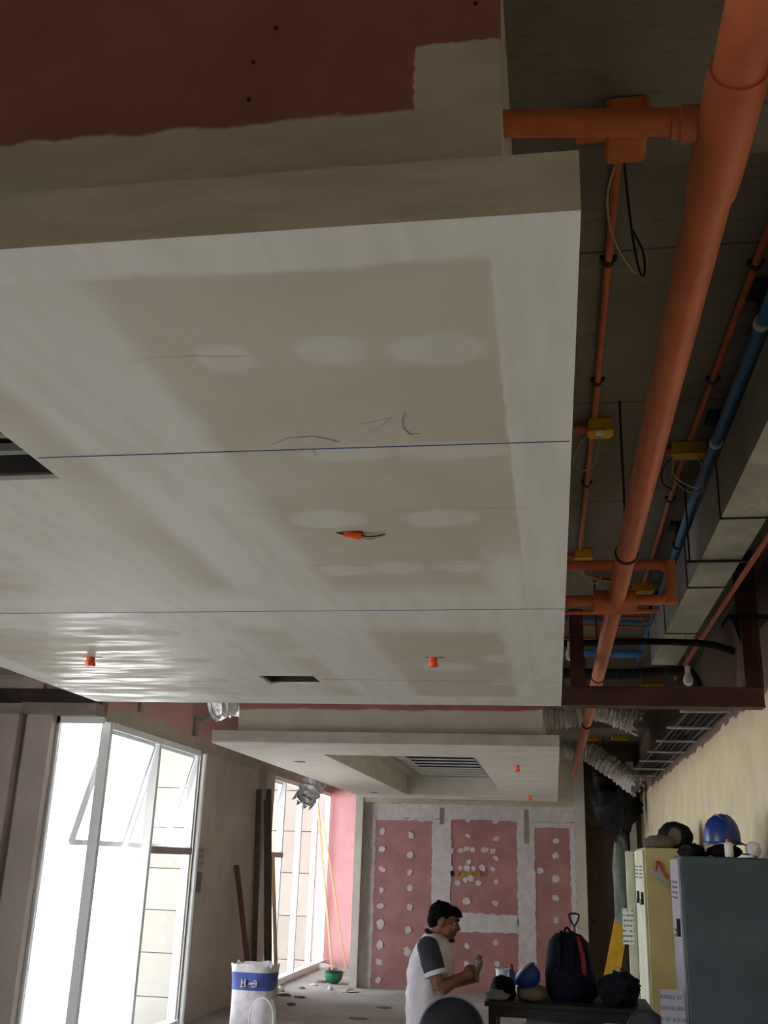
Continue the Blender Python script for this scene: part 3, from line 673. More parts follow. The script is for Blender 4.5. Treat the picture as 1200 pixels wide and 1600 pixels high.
D = thing('sheet_metal_duct', (.81, 5, 3.15), 'rectangular galvanised sheet metal duct hung under the slab', 'duct')
js = [1.95, 2.85, 4.17, 5.30, 6.42, 7.5]
for a, c in zip(js[:-1], js[1:]):
    MB().box((.718, a+.006, 3.15), (.903, c-.006, 3.40)).build('duct_section', M_GALV, D)
for a in js:
    MB().box((.713, a-.006, 3.145), (.908, a+.006, 3.405)).build('flange', M_DARKSTEEL, D)
for yy in (2.3, 4.80):
    MB().box((.652, yy-.010, 3.140), (.930, yy+.010, 3.149)).build('hanger_bar', M_DARKSTEEL, D)
    for xx in ((.682 if yy < 3 else .667), .924): MB().tube([(xx, yy, 3.14), (xx, yy, SLAB)], .004, 6).build('hanger_rod', M_DARKSTEEL, D)

# red-oxide steel hanger frame past the end of the big tray
SF = thing('steel_hanger', (.62, 6.02, 2.63), 'dark red-oxide steel hanger frame between tray and wall', 'steel frame')
MB().box((-.02, 5.97, 2.628), (1.185, 6.07, 2.74)).box((-.02, 5.95, 2.628), (1.185, 5.97, 2.636)).box((-.02, 5.95, 2.732), (1.185, 5.97, 2.74)).build('bottom_beam', M_REDSTEEL, SF)
MB().box((1.085, 5.97, 2.74), (1.185, 6.07, SLAB)).box((1.085, 5.95, 2.74), (1.097, 5.97, SLAB)).box((1.173, 5.95, 2.74), (1.185, 5.97, SLAB)).build('post', M_REDSTEEL, SF)
MB().box((.115, 5.97, 2.74), (.195, 6.07, 3.2)).build('post', M_REDSTEEL, SF)
MB().box((.03, 5.98, 2.74), (.075, 6.06, 3.05)).build('post', M_REDSTEEL, SF)
MB().beam((1.06, 6.0, 3.16), (1.17, 6.0, 2.80), .05, .05).build('brace', M_BLACK, SF)
MB().box((1.02, 5.95, 3.13), (1.24, 6.2, 3.16)).build('cap_plate', M_BLACK, SF)
def hose(label, pts, r):
    t = thing('black_hose', pts[0], label, 'hose', 'black insulated hoses behind the steel frame'); sp = spline(pts, 8)
    MB().tube(sp, r, 12).build('insulation', M_BLACK, t, True)
    for k in range(3, len(sp)-2, 5):
        MB().tube([sp[k]*.75+sp[k+1]*.25, sp[k]*.25+sp[k+1]*.75], r+.003, 12).build('tape_wrap', M_DARKSTEEL, t, True)
hose('slim black insulated hose sagging above a thicker one', [(-.05, 6.3, 3.067), (.19, 6.3, 3.062), (.48, 6.3, 3.072), (.765, 6.3, 3.069), (.96, 6.28, 3.05), (1.09, 6.24, 3.0)], .021)
hose('thick black insulated hose drooping behind the steel frame', [(-.05, 7.3, 3.055), (.27, 7.3, 3.05), (.54, 7.3, 3.05), (.81, 7.3, 3.07), (.95, 7.3, 3.06), (1.0, 7.32, 3.0), (1.02, 7.35, 2.92)], .038)
def cfl(p, label, top=SLAB):
    t = thing('work_bulb', p, label, 'bulb', 'white work bulbs behind the steel frame')
    MB().lathe((p.x, p.y, p.z), [(.012, -.055), (.026, -.045), (.03, -.02), (.022, .01), (.014, .025)], 12).build('bulb_globe', M_WHITE, t, True)
    MB().lathe((p.x, p.y, p.z), [(.015, .02), (.017, .03), (.017, .06), (.008, .065)], 10).build('socket', M_WHITE, t, True)
    MB().tube([(p.x, p.y, p.z+.06), (p.x-.005, p.y, top)], .003, 6).build('cord', M_WIRE, t)
cfl(at(891, 1018, Y=6.2), 'white bulb hanging on a cord close to the tray edge'); cfl(at(1075, 1057, Y=6.4), 'white bulb hanging beside the end of the thick black hose', 3.15)

def foil(label, pts, r, seed, n=18, jag=True):
    t = thing('foil_duct', pts[0], label, 'flexible duct', 'crumpled foil ducts'); sp = spline(pts, 9); rnd = random.Random(seed)
    rs = [r*(1+.10*((-1)**k)+.12*(rnd.random()-.5)) for k in range(len(sp))]
    m = MB().tube(sp, rs, n, cap=False, jit=.16, seed=seed)
    o = m.build('foil_sleeve', M_FOIL, t)
    k0 = len(sp)-(4 if jag else 1)
    MB().tube(sp[1:k0], [x*.84 for x in rs[1:k0]], n, cap=True).build('inner_fill', M_BLACK if jag else M_FOIL, t)  # torn ducts get a black capped core as the darkness inside
    if jag:
        e = sp[-1]; d = (sp[-1]-sp[-2]).normalized(); u = d.orthogonal().normalized(); v = d.cross(u); j = MB()
        for k in range(9):
            a = k*2*math.pi/9; c = u*math.cos(a)+v*math.sin(a); c2 = u*math.cos(a+.5)+v*math.sin(a+.5)
            j.prism([e+c*r, e+c2*r, e+(c+c2)*.5*r*rnd.uniform(.9, 1.15)+d*rnd.uniform(.02, .07)], (c+c2)*.003)
        j.build('torn_rim', M_FOIL, t)
    return t
foil('open ended foil duct at the near corner of the smaller tray', [(.28, 10.0, 3.165), (.10, 10.0, 3.14), (-.068, 10.0, 3.13)], .14, 1, jag=False)
foil('corrugated foil duct right of the sprinkler main behind the steel beam', [(.40, 10.0, 3.23), (.52, 9.97, 3.19), (.66, 9.93, 3.13), (.79, 9.9, 3.07)], .125, 2)
foil('long torn foil duct slanting down toward the side wall', [(-.068, 14.15, 3.21), (.26, 14.25, 3.23), (.50, 14.25, 3.22), (.68, 14.2, 3.09), (.92, 14.1, 2.91), (1.08, 14.0, 2.78)], .132, 3)
foil('foil duct end peeking over the smaller tray on the window side', [(-2.507, 8.30, 2.98), (-2.63, 8.28, 2.97), (-2.77, 8.14, 2.92)], .112, 4, jag=False)
foil('torn dark foil duct hanging below the tray near the far windows', [(-2.507, 12.85, 3.0), (-2.73, 12.82, 2.96), (-2.88, 12.68, 2.72), (-3.0, 12.5, 2.42)], .135, 5)
# cable ladder along the top of the side wall
CL = thing('cable_ladder', (1.1, 9.5, 2.84), 'grey steel cable ladder along the top of the cream wall', 'cable ladder')
for xx in (1.00, 1.24): MB().box((xx-.012, 7.6, 2.86), (xx+.012, 13.5, 2.92)).build('rail', M_DARKSTEEL, CL)
rg = None
for k in range(7):
    yy = 7.72+k*.94
    if rg is None: rg = MB().box((.93, yy-.02, 2.845), (1.29, yy+.02, 2.86)).build('rung', M_GALV, CL)
    else: o = rg.copy(); COL.objects.link(o); o.location = (0, k*.94, 0)
for k, xx in enumerate((1.05, 1.1, 1.15, 1.2)):
    MB().tube([(xx, 7.6, 2.90), (xx+.01, 11, 2.885), (xx, 13.4, 2.89)], .02, 8).build('cable', M_BLACK, CL, True)
# stud and bracket over the window heads
def bracket(name, label, mb): tag(mb.build(name, M_GALV), label, 'bracket')
p = at(305, 1150, X=XW+.02)
t = thing('wall_bracket', (XW+.02, p.y, p.z), 'grey steel bracket with a diagonal arm above the window head', 'bracket')
MB().box((XW, p.y-.05, p.z), (XW+.04, p.y+.05, p.z+.22)).build('upright', M_GALV, t)
MB().beam((XW+.03, p.y, p.z+.16), (XW+.75, p.y+.05, p.z+.48), .04, .04).build('diagonal_arm', M_GALV, t)
p = at(221, 1112, X=XW+.02)
tag(MB().box((XW, p.y-.05, p.z), (XW+.03, p.y+.05, SLAB)).build('steel_stud', M_GALV), 'short galvanised stud end above the open sashes', 'stud')
# notice on the plain wall bay
p0, p1 = at(303, 1395, X=XW+.002), at(316, 1362, X=XW+.002)
tag(MB().box((XW, p0.y, p0.z), (XW+.003, p1.y, p1.z)).build('wall_notice', mat('grey_print', (120, 114, 112), (92, 88, 88), .6, scale=20)), 'small dark grey picture notice taped to the plain wall bay', 'notice')
p0, p1 = at(302, 1357, X=XW+.002), at(320, 1322, X=XW+.002)
tag(MB().box((XW, p0.y, p0.z), (XW+.002, p1.y, p1.z)).build('text_notice', paper_material('faded_text_sheet', (160, 150, 144), .035, (96, 90, 88))), 'pale sheet of printed lines above the dark picture notice', 'notice')

# ================================================================== lockers and what is on them
def locker(name, label, x0, x1, y0, y1, h, body, door, ndoors, open_last=0.0):
    t = thing(name, ((x0+x1)/2, (y0+y1)/2, 0), label, 'locker', 'metal lockers by the cream wall')
    MB().bevbox((x0+.02, y0, .08), (x1, y1, h), .008).build('body', body, t)
    for xx in (x0+.05, x1-.05):
        for yy in (y0+.04, y1-.04): MB().box((xx-.02, yy-.02, 0), (xx+.02, yy+.02, .08)).build('foot', M_DARKSTEEL, t)
    wd = (y1-y0)/ndoors
    for k in range(ndoors):
        a, c = y0+k*wd+.006, y0+(k+1)*wd-.006
        d = MB().bevbox((x0, a, .10), (x0+.019, c, h-.02), .004)
        o = d.build('door', door, t)
        for q in range(4): MB().box((x0-.004, a+.08, h-.16-q*.03), (x0+.001, c-.08, h-.15-q*.03)).build('vent_slit', M_DARKSTEEL, o)
        MB().box((x0-.02, a+.03, h-.46), (x0, a+.055, h-.36)).build('handle', M_DARKSTEEL, o)
        MB().lathe((x0-.012, a+.085, h-.44), [(.022, 0), (.024, .01), (.02, .02)], 10, V(-1, 0, 0)).build('padlock', M_GALV, o)
    return t
M_LKBLUE = mat('blue_grey_enamel', (72, 86, 96), (62, 75, 85), .45, scale=3)
M_LKDOOR = mat('lilac_grey_enamel', (150, 148, 158), (136, 134, 146), .45, scale=3)
M_LKYEL = mat('cream_yellow_enamel', (188, 173, 122), (174, 158, 106), .45, scale=2.5)
M_LKYDOOR = mat('pale_green_enamel', (206, 208, 184), (192, 194, 168), .45, scale=4)
locker('metal_locker', 'blue-grey metal locker with a blue helmet on top', .735, 1.27, 6.68, 7.12, 1.835, M_LKBLUE, M_LKDOOR, 1)
locker('metal_locker', 'cream yellow metal locker with a saw hung on its side', .735, 1.25, 9.30, 10.20, 1.925, M_LKYEL, M_LKYDOOR, 2)
LK2 = [o for o in bpy.data.objects if o.name.startswith('metal_locker')][-1]
MB().bevbox((.655, 10.22, .10), (.735, 10.238, 1.905), .004).build('door', M_LKYDOOR, LK2)
M_PAPER = paper_material('printed_paper', (226, 226, 218), .022)
p0, p1 = at(974, 1475, Y=10.23), at(989, 1420, Y=10.23)
tag(MB().box((p0.x, 10.216, p0.z), (p1.x, 10.219, p1.z)).build('paper_notice', M_PAPER), 'white printed notice taped to the open door of the yellow locker', 'notice')
M_PAPERB = paper_material('lilac_paper', (168, 168, 188), .03, (110, 110, 130))
p0, p1 = at(1032, 1600, Y=6.66), at(1070, 1545, Y=6.66)
q = [at(x_, y_, Y=6.672) for x_, y_ in ((1034, 1615), (1075, 1612), (1066, 1546), (1031, 1546))]
tag(MB().prism(q, V(0, -.002, 0)).build('paper_sheet', M_PAPERB), 'lilac paper sheet taped to the corner of the blue-grey locker', 'paper')
# handsaw on the yellow locker's side
sw = at(1030, 1368, Y=9.28); ts = thing('hand_saw', sw, 'small hand saw with red handle on the yellow locker side', 'saw')
MB().prism([at(a_, b_, Y=9.288) for a_, b_ in ((1014, 1362), (1018, 1356), (1032, 1352), (1046, 1382), (1045, 1391))], V(0, -.004, 0)).build('blade', M_GALV, ts)
MB().tube(spline([at(a_, b_, Y=9.28) for a_, b_ in ((1024, 1361), (1027, 1349), (1032, 1350), (1036, 1362), (1044, 1373))], 5), .012, 8).build('handle', mat('red_plastic', (176, 56, 40), (150, 44, 32), .5), ts, True)
MB().tube([at(1027, 1346, Y=9.27), at(1027, 1346, Y=9.30)], .006, 6).build('hook', M_DARKSTEEL, ts)

def hardhat(name, c, label, m, rot=None, r=.125, lining=None, group=None, hk=1.0):
    """rim at c, dome up, brim on the local -y side"""
    c = Vector(c); t = thing(name, c, label, 'helmet', group); R = rot or Matrix.Identity(3)
    def ring(rx, ry, z, n=28, ex=0, thick=0):
        out = []
        for j in range(n):
            a = 2*math.pi*j/n; k = ex*max(0, -math.sin(a))**2
            out.append(c + R @ V(rx*math.cos(a), (ry+k)*math.sin(a), z))
        return out
    prof = [(1.0, 0), (1.0, .25), (.97, .5), (.88, .78), (.70, 1.0), (.45, 1.14), (.2, 1.2), (.02, 1.21)]
    MB().loft([ring(r*a, r*1.15*a, r*b_*hk) for a, b_ in prof]).build('shell', m, t, 50)
    MB().loft([ring(r*1.0, r*1.15, .012), ring(r*1.10, r*1.22, .004, ex=.05), ring(r*1.10, r*1.22, -.004, ex=.05), ring(r*.98, r*1.12, .0)]).build('brim', m, t, 50)
    rd = MB()
    for xo in (-.3, 0, .3):
        rd.tube([c + R @ V(r*xo, r*1.15*math.sin(a)*.98, r*hk*(.25+.98*math.cos(a)*(1-.12*abs(xo)))) for a in [(-1.0+k*.25) for k in range(9)]], .006, 6)
    rd.build('ridge', m, t, True)
    if lining: MB().loft([ring(r*.93, r*1.07, -.006), ring(r*.9, r*1.0, -.02), ring(r*.5, r*.6, -.012), ring(r*.05, r*.06, -.008)]).build('lining', lining, t, True)
    return t
M_HATBLUE = mat('blue_helmet_plastic', (34, 62, 140), (26, 50, 118), .32, scale=6)
p = at(1130, 1321, Y=6.9); hardhat('hard_hat', (p.x, 6.92, 1.915), 'blue hard hat on top of the blue-grey locker', M_HATBLUE, Matrix.Rotation(.35, 3, 'Z'), r=.108, hk=1.35)
def cloth(name, label, cat, parts, m, group=None):
    """heap of soft things: list of (centre, radii, amp, freq, seed, flat)"""
    c0 = parts[0][0]; mb = MB()
    for c, r, a, f, s_, fl in parts: mb.lump(c, r, a, f, s_, flat=fl)
    o = mb.build(name, m, None, 60); return tag(o, label, cat, group)
M_DARKCLOTH = mat('black_cloth', (30, 28, 32), (22, 21, 24), .9, spec=.15, scale=14, bump=.4)
M_GREYCLOTH = mat('grey_green_cloth', (110, 116, 108), (92, 98, 92), .9, scale=14, bump=.4)
M_BROWNCLOTH = mat('olive_brown_cloth', (104, 94, 74), (86, 76, 60), .9, scale=12, bump=.4)
zl = 1.835
cloth('dark_cloth', 'crumpled dark cloth on the blue-grey locker beside the hard hat', 'cloth', [(V(.855, 6.9, zl+.025), (.085, .11, .05), .35, 2.5, 1, zl), ], M_DARKCLOTH)
cloth('black_pouch', 'black soft pouch under the blue hard hat', 'pouch', [(V(p.x+.005, 6.90, zl+.035), (.108, .13, .044), .12, 2.0, 2, zl)], M_DARKCLOTH)
def bottle(name, c, r, h, label, m, capm, cat='bottle'):
    t = thing(name, c, label, cat); c = Vector(c)
    MB().lathe(c, [(r*.9, 0), (r, .006), (r, h*.7), (r*.85, h*.78), (r*.55, h*.82), (r*.55, h*.84)], 16).build('bottle_body', m, t, True)
    MB().lathe(c+V(0, 0, h*.84), [(r*.62, 0), (r*.62, h*.14), (r*.5, h*.16)], 14).build('cap', capm, t, True)
    return t
M_REDCAP = mat('red_cap', (176, 44, 40), (150, 34, 32), .4)
p = at(1139, 1330, Y=6.72); bottle('small_bottle', (p.x, 6.72, zl), .026, .105, 'small white bottle with a red cap on the blue-grey locker', M_WHITE, M_REDCAP)
p = at(1178, 1328, Y=6.74); tm = thing('dust_mask', (p.x, 6.74, zl), 'white cup dust mask beside the small bottle on the locker', 'mask')
MB().lump((p.x, 6.76, zl+.045), (.045, .03, .05), .15, 2, 3, flat=zl).build('cup', M_WHITE, tm, True)
MB().tube(spline([(p.x-.04, 6.745, zl+.07), (p.x-.09, 6.73, zl+.085), (p.x-.12, 6.73, zl+.03), (p.x-.04, 6.735, zl+.02)]), .004, 6).build('strap', M_BLACK, tm, True)
p = at(1170, 1338, Y=6.69); tag(MB().lathe((p.x, 6.70, zl), [(.03, 0), (.032, .004), (.032, .012), (.02, .014)], 14).build('tape_roll', M_WHITE, None, True), 'flat white tape roll near the dust mask on the locker', 'tape')
zy = 1.925
cloth('folded_cloth', 'folded olive cloth heap on the cream yellow locker', 'cloth', [(V(.90, 9.42, zy+.045), (.14, .085, .06), .25, 2.2, 5, zy)], M_BROWNCLOTH)
cloth('work_bag', 'dark work bag with pale round end on the yellow locker', 'bag', [(V(1.075, 9.82, zy+.10), (.155, .14, .135), .16, 1.6, 6, zy)], M_DARKCLOTH)
tg = thing('face_shield', (1.04, 9.63, zy+.11), 'grey oval face shield leaning on the dark work bag', 'face shield')
MB().ellipsoid((1.05, 9.635, zy+.102), (.065, .015, .085), 18, 10).build('visor', mat('grey_visor', (120, 112, 110), (96, 90, 90), .3), tg, True)
MB().tube([V(1.05+.07*math.cos(a), 9.63, zy+.102+.09*math.sin(a)) for a in [k*2*math.pi/18 for k in range(19)]], .012, 6).build('rim', M_BLACK, tg, True)
# hanging garments
def garment(name, label, cat, c, wd, dp, z0, z1, m, seed, sway=.03):
    mb = MB(); rings = []; n = 20
    for i in range(13):
        f = i/12; z = z1+(z0-z1)*f; k = .45+.55*min(1, f*3)
        rings.append([V(c[0]+wd*k*math.cos(a)*(1+.22*noise.noise(V(math.cos(a)*1.6, f*2.2, seed))) + sway*f, c[1]+dp*k*math.sin(a)*(1+.5*noise.noise(V(math.sin(a*2)*2, f*2.5, seed+4))), z+.025*noise.noise(V(a, f*3, seed))) for a in [2*math.pi*j/n for j in range(n)]])
    mb.loft(rings); t = thing(name, (c[0], c[1], z1), label, cat); mb.build('garment_body', m, t, 60)
    MB().tube(spline([(c[0], c[1], z1-.02), (c[0], c[1], z1+.05), (c[0]+.03, c[1], z1+.08), (c[0]+.05, c[1], z1+.05)], 5), .005, 6).build('hook', M_DARKSTEEL, t, True)
    MB().tube([(c[0]+.03, c[1], z1+.075), (c[0]+.03, c[1], SLAB)], .0015, 6).build('hanging_wire', M_DARKSTEEL, t)
    return t
garment('work_jacket', 'grey-green work jacket hanging beside the yellow locker', 'jacket', (.60, 10.32), .075, .07, 1.26, 1.98, M_GREYCLOTH, 1)
garment('work_trousers', 'slate blue trousers hanging behind the work jacket', 'trousers', (.64, 10.50), .06, .05, 1.55, 2.05, mat('slate_cloth', (96, 100, 112), (80, 84, 96), .9, scale=12), 2)
t = thing('darkness_mass', (.88, 15.3, 2.6), 'black mass standing in for the darkness below the torn foil duct', 'darkness mass')  # black lumps added in place of the dark void over the door
MB().lump(V(.90, 15.3, 2.60), (.33, .20, .34), .35, 2.2, 8).build('mass_body', M_BLACK, t, 60)
MB().lump(V(.74, 15.3, 3.02), (.18, .12, .24), .3, 2, 9).build('mass_neck', M_BLACK, t, 60)
MB().tube([(.74, 15.3, 3.2), (.74, 15.3, SLAB)], .006, 6).build('cord', M_BLACK, t)
# yellow stepladder behind the notice
LD = thing('step_ladder', (.6, 10.75, 0), 'yellow stepladder leaning behind the yellow locker', 'ladder')
a0, a1 = V(.30, 10.75, 0), V(.70, 10.95, 1.62)
M_LADDER = mat('yellow_fibreglass', (222, 176, 40), (204, 156, 28), .45)
MB().beam(a0, a1, .085, .03, V(0, 1, 0)).build('stile', M_LADDER, LD)
MB().beam(a0+V(.1, .38, 0), a1+V(.06, .22, 0), .085, .03, V(0, 1, 0)).build('stile', M_LADDER, LD)
for k in range(1, 6):
    f = k/6; MB().beam(a0.lerp(a1, f), (a0+V(.1, .38, 0)).lerp(a1+V(.06, .22, 0), f), .07, .025).build('rung', M_GALV, LD)
MB().beam(V(.72, 10.86, 0), V(.74, 11.0, 1.6), .05, .03, V(0, 1, 0)).build('rear_leg', mat('dull_red_paint', (120, 52, 48), (100, 42, 40), .5), LD)
# shovel against the right jamb of the partition
p = at(897, 1436, Y=15.55); sh = thing('shovel', (p.x, 15.5, 0), 'shovel with a D handle leaning against the partition', 'shovel')
MB().tube([(p.x+.02, 15.5, .35), (p.x, 15.58, p.z-.10)], .017, 8).build('shaft', M_WOODD, sh, True)
MB().tube(spline([(p.x, 15.58, p.z-.10), (p.x-.05, 15.585, p.z-.02), (p.x-.06, 15.59, p.z+.06), (p.x+.06, 15.59, p.z+.06), (p.x+.05, 15.585, p.z-.02), (p.x, 15.58, p.z-.10)], 6), .013, 8).build('grip', M_DARKSTEEL, sh, True)
MB().loft([[V(p.x+.02+a_*w_, 15.5+b_*.015-.02*f, z_) for a_, b_ in ((-1, -1), (1, -1), (1, 1), (-1, 1))] for w_, z_, f in ((.03, .42, 0), (.12, .34, 0), (.125, .12, 1), (.06, .01, 2))]).build('blade', M_DARKSTEEL, sh)

# ================================================================== table and its load
TX0, TX1, TY0, TY1, TZ = -.47, .60, 7.25, 7.85, .905
TB = thing('work_table', ((TX0+TX1)/2, (TY0+TY1)/2, 0), 'black work table loaded with bags and helmets', 'table')
M_TABLE = mat('black_table_paint', (34, 32, 33), (26, 25, 26), .5)
MB().bevbox((TX0, TY0, TZ-.03), (TX1, TY1, TZ), .005).build('tabletop', M_TABLE, TB)
MB().box((TX0+.04, TY0+.02, TZ-.09), (TX1-.04, TY0+.045, TZ-.03)).build('apron', M_TABLE, TB)
MB().box((TX0+.04, TY1-.045, TZ-.09), (TX1-.04, TY1-.02, TZ-.03)).build('apron', M_TABLE, TB)
for xx in (TX0+.05, TX1-.05):
    for yy in (TY0+.05, TY1-.05): MB().box((xx-.025, yy-.025, 0), (xx+.025, yy+.025, TZ-.03)).build('leg', M_TABLE, TB)
MB().box((TX0+.05, TY0+.03, .25), (TX1-.05, TY1-.03, .27)).build('lower_shelf', M_TABLE, TB)
tag(MB().bevbox((-.22, 7.4, .27), (.30, 7.78, .78), .01).build('carton', mat('pale_carton', (176, 172, 170), (160, 156, 154), .8)), 'pale carton standing on the shelf under the work table', 'box')
# backpack
bx, by = at(893, 1562, Y=7.5).x, 7.52
BK = thing('backpack', (bx, by, TZ), 'navy backpack with a red stripe standing on the work table', 'backpack')
M_NAVY = mat('navy_nylon', (26, 27, 48), (20, 20, 36), .75, spec=.15, scale=18, bump=.3)
def bag_ring(z, wx, wy, ox=0, n=24):
    return [V(bx+ox+wx*math.copysign(abs(math.cos(a))**.75, math.cos(a))*(1+.05*math.cos(9*a)), by+wy*math.copysign(abs(math.sin(a))**.75, math.sin(a)), z) for a in [2*math.pi*j/n for j in range(n)]]
MB().loft([bag_ring(TZ, .13, .09), bag_ring(TZ+.03, .16, .11), bag_ring(TZ+.15, .165, .12, -.005), bag_ring(TZ+.28, .15, .11, -.01), bag_ring(TZ+.36, .13, .09, -.012), bag_ring(TZ+.41, .085, .06, -.015), bag_ring(TZ+.425, .03, .02, -.015)]).build('bag_body', M_NAVY, BK, 60)
MB().loft([[V(bx-.02+wx*math.cos(a), by-.10+wy*math.sin(a), z) for a in [2*math.pi*j/16 for j in range(16)]] for z, wx, wy in ((TZ+.02, .08, .03), (TZ+.05, .105, .05), (TZ+.17, .10, .05), (TZ+.21, .08, .03), (TZ+.22, .03, .01))]).build('front_pocket', M_NAVY, BK, 60)
M_REDCLOTH = mat('red_webbing', (142, 30, 34), (120, 24, 28), .8)
MB().loft([[V(bx+x_+dx, by-y_+dy, TZ+z_) for dx, dy in ((-.014, -.006), (.014, -.006), (.014, .006), (-.014, .006))] for x_, y_, z_ in ((.085, .102, .17), (.085, .108, .24), (.075, .100, .31), (.06, .078, .37), (.045, .05, .405))]).build('red_stripe', M_REDCLOTH, BK, 60)
for sx in (-.07, .02): MB().tube(spline([(bx+sx, by-.11, TZ+.23), (bx+sx, by-.115, TZ+.30), (bx+sx, by-.085, TZ+.38), (bx+sx*.8, by-.03, TZ+.425)], 6), .012, 8).build('strap', M_DARKCLOTH, BK, True)
MB().tube(spline([(bx-.04, by+.02, TZ+.42), (bx-.02, by+.02, TZ+.45), (bx+.01, by+.02, TZ+.42)], 6), .008, 8).build('top_handle', M_DARKCLOTH, BK, True)
# tipped helmet on a beige bag
p = at(832, 1555, Y=7.45)
cloth('plastic_bag', 'crumpled beige plastic bag under the tipped blue helmet', 'bag', [(V(p.x, 7.45, TZ+.04), (.106, .10, .062), .16, 2.0, 11, TZ)], mat('beige_plastic', (150, 132, 116), (128, 110, 96), .5, scale=9))
p = at(820, 1524, Y=7.44); ax = V(.66, -.12, -.58).normalized()
q_ = V(0, 0, 1).rotation_difference(ax).to_matrix()
hardhat('hard_hat', p+V(.0, 0, .012), 'tipped blue helmet with white lining on the beige bag', mat('bright_blue_helmet', (36, 70, 168), (28, 58, 146), .35), q_, .085, mat('white_lining', (206, 204, 212), (190, 188, 198), .6))
p = at(823, 1530, Y=7.74)
hardhat('hard_hat', (p.x, 7.74, TZ+.004), 'white hard hat standing behind the tipped blue helmet', M_WHITE, Matrix.Rotation(.8, 3, 'Z'), .08, hk=1.6)
p = at(785, 1550, Y=7.47)
cloth('black_bag', 'black soft bag slumped near the end of the work table', 'bag', [(V(p.x, 7.47, TZ+.05), (.088, .075, .085), .2, 1.8, 12, TZ)], M_DARKCLOTH)
p = at(777, 1560, Y=7.31)
cloth('rolled_cloth', 'rolled pale grey cloth at the front edge of the work table', 'cloth', [(V(p.x, 7.315, TZ+.03), (.075, .048, .035), .25, 2.0, 13, TZ)], mat('pale_grey_cloth', (138, 136, 142), (118, 116, 122), .9, scale=16))
p = at(786, 1530, Y=7.72); t = thing('white_tub', (p.x, 7.72, TZ), 'white plastic tub behind the black soft bag', 'tub')
MB().lathe((p.x, 7.72, TZ), [(.04, 0), (.044, .01), (.05, .15), (.052, .155), (.046, .155), (.042, .02)], 18).build('tub_body', M_WHITE, t, True)
MB().tube([V(p.x+.051*math.cos(a), 7.72+.051*math.sin(a), TZ+.153) for a in [k*2*math.pi/20 for k in range(21)]], .004, 6).build('rim', M_WHITE, t, True)
p = at(799, 1530, Y=7.61); bottle('blue_bottle', (p.x, 7.61, TZ), .026, .20, 'small blue bottle with white neck and red cap', mat('blue_bottle_plastic', (52, 72, 140), (44, 60, 120), .4), M_REDCAP)
p = at(968, 1555, Y=7.45)
cloth('clothes_bundle', 'bundle of black clothes heaped at the locker end of the table', 'clothes', [(V(p.x, 7.48, TZ+.07), (.132, .15, .12), .28, 2.2, 15, TZ), (V(p.x+.02, 7.42, TZ+.12), (.11, .1, .07), .35, 2.5, 16, TZ)], mat('charcoal_cloth', (34, 33, 42), (25, 24, 31), .9, spec=.15, scale=12, bump=.4))
# swivel chairs with round backs
def chair(x, y, zc, r, label, m, edge, ang=0):
    t = thing('swivel_chair', (x, y, 0), label, 'chair', 'round backed swivel chairs')
    def d(px, py, pz): return V(x+px*math.cos(ang)-py*math.sin(ang), y+px*math.sin(ang)+py*math.cos(ang), pz)
    n = 28; rings = []
    for dy, k in ((-.03, .90), (-.022, .985), (.0, 1.0), (.022, .985), (.03, .9)):
        rings.append([d(r*k*math.cos(a), dy-.05*math.cos(a)**2+.02, zc+r*k*math.sin(a)) for a in [2*math.pi*j/n for j in range(n)]])
    o = MB().loft(rings).build('backrest', m, t, 50)
    MB().tube([d(r*1.01*math.cos(a), -.05*math.cos(a)**2+.02, zc+r*1.01*math.sin(a)) for a in [2*math.pi*j/36 for j in range(37)]], .007, 6).build('edge_piping', edge, o, True)
    MB().tube(spline([d(0, .04, zc-r*.2), d(0, .06, .55), d(0, .16, .45)], 6), .022, 8).build('back_bracket', M_DARKSTEEL, t, True)
    MB().loft([[d(.21*k*math.cos(a), .24+.21*k*math.sin(a), z) for a in [2*math.pi*j/24 for j in range(24)]] for z, k in ((.445, .92), (.46, 1), (.50, 1), (.515, .9))]).build('seat', m, t, 50)
    MB().lathe(d(0, .24, 0), [(.03, .10), (.03, .28), (.018, .285), (.018, .445)], 12).build('gas_column', M_DARKSTEEL, t, True)
    for k in range(5):
        a = k*2*math.pi/5+.3; e = d(.26*math.cos(a), .24+.26*math.sin(a), .065)
        MB().beam(d(0, .24, .11), e, .045, .03).build('base_arm', M_BLACK, t)
        MB().lathe(e+V(-.012, 0, -.035), [(.02, 0), (.03, .004), (.03, .02), (.02, .024)], 12, V(1, 0, 0)).build('caster', M_BLACK, t)
    return t
chair(-.588, 6.30, .845, .182, 'black round-backed swivel chair with grey piping beside the worker', mat('black_vinyl', (22, 23, 32), (17, 17, 24), .5, spec=.3), mat('grey_piping', (128, 128, 140), None, .5))
p = at(1010, 1571, Y=6.9); chair(p.x-.02, 6.72, p.z-.17, .16, 'slate blue round-backed swivel chair in front of the lockers', mat('slate_vinyl', (72, 76, 96), (62, 66, 84), .55), mat('slate_piping', (60, 62, 78), None, .5), ang=.5)

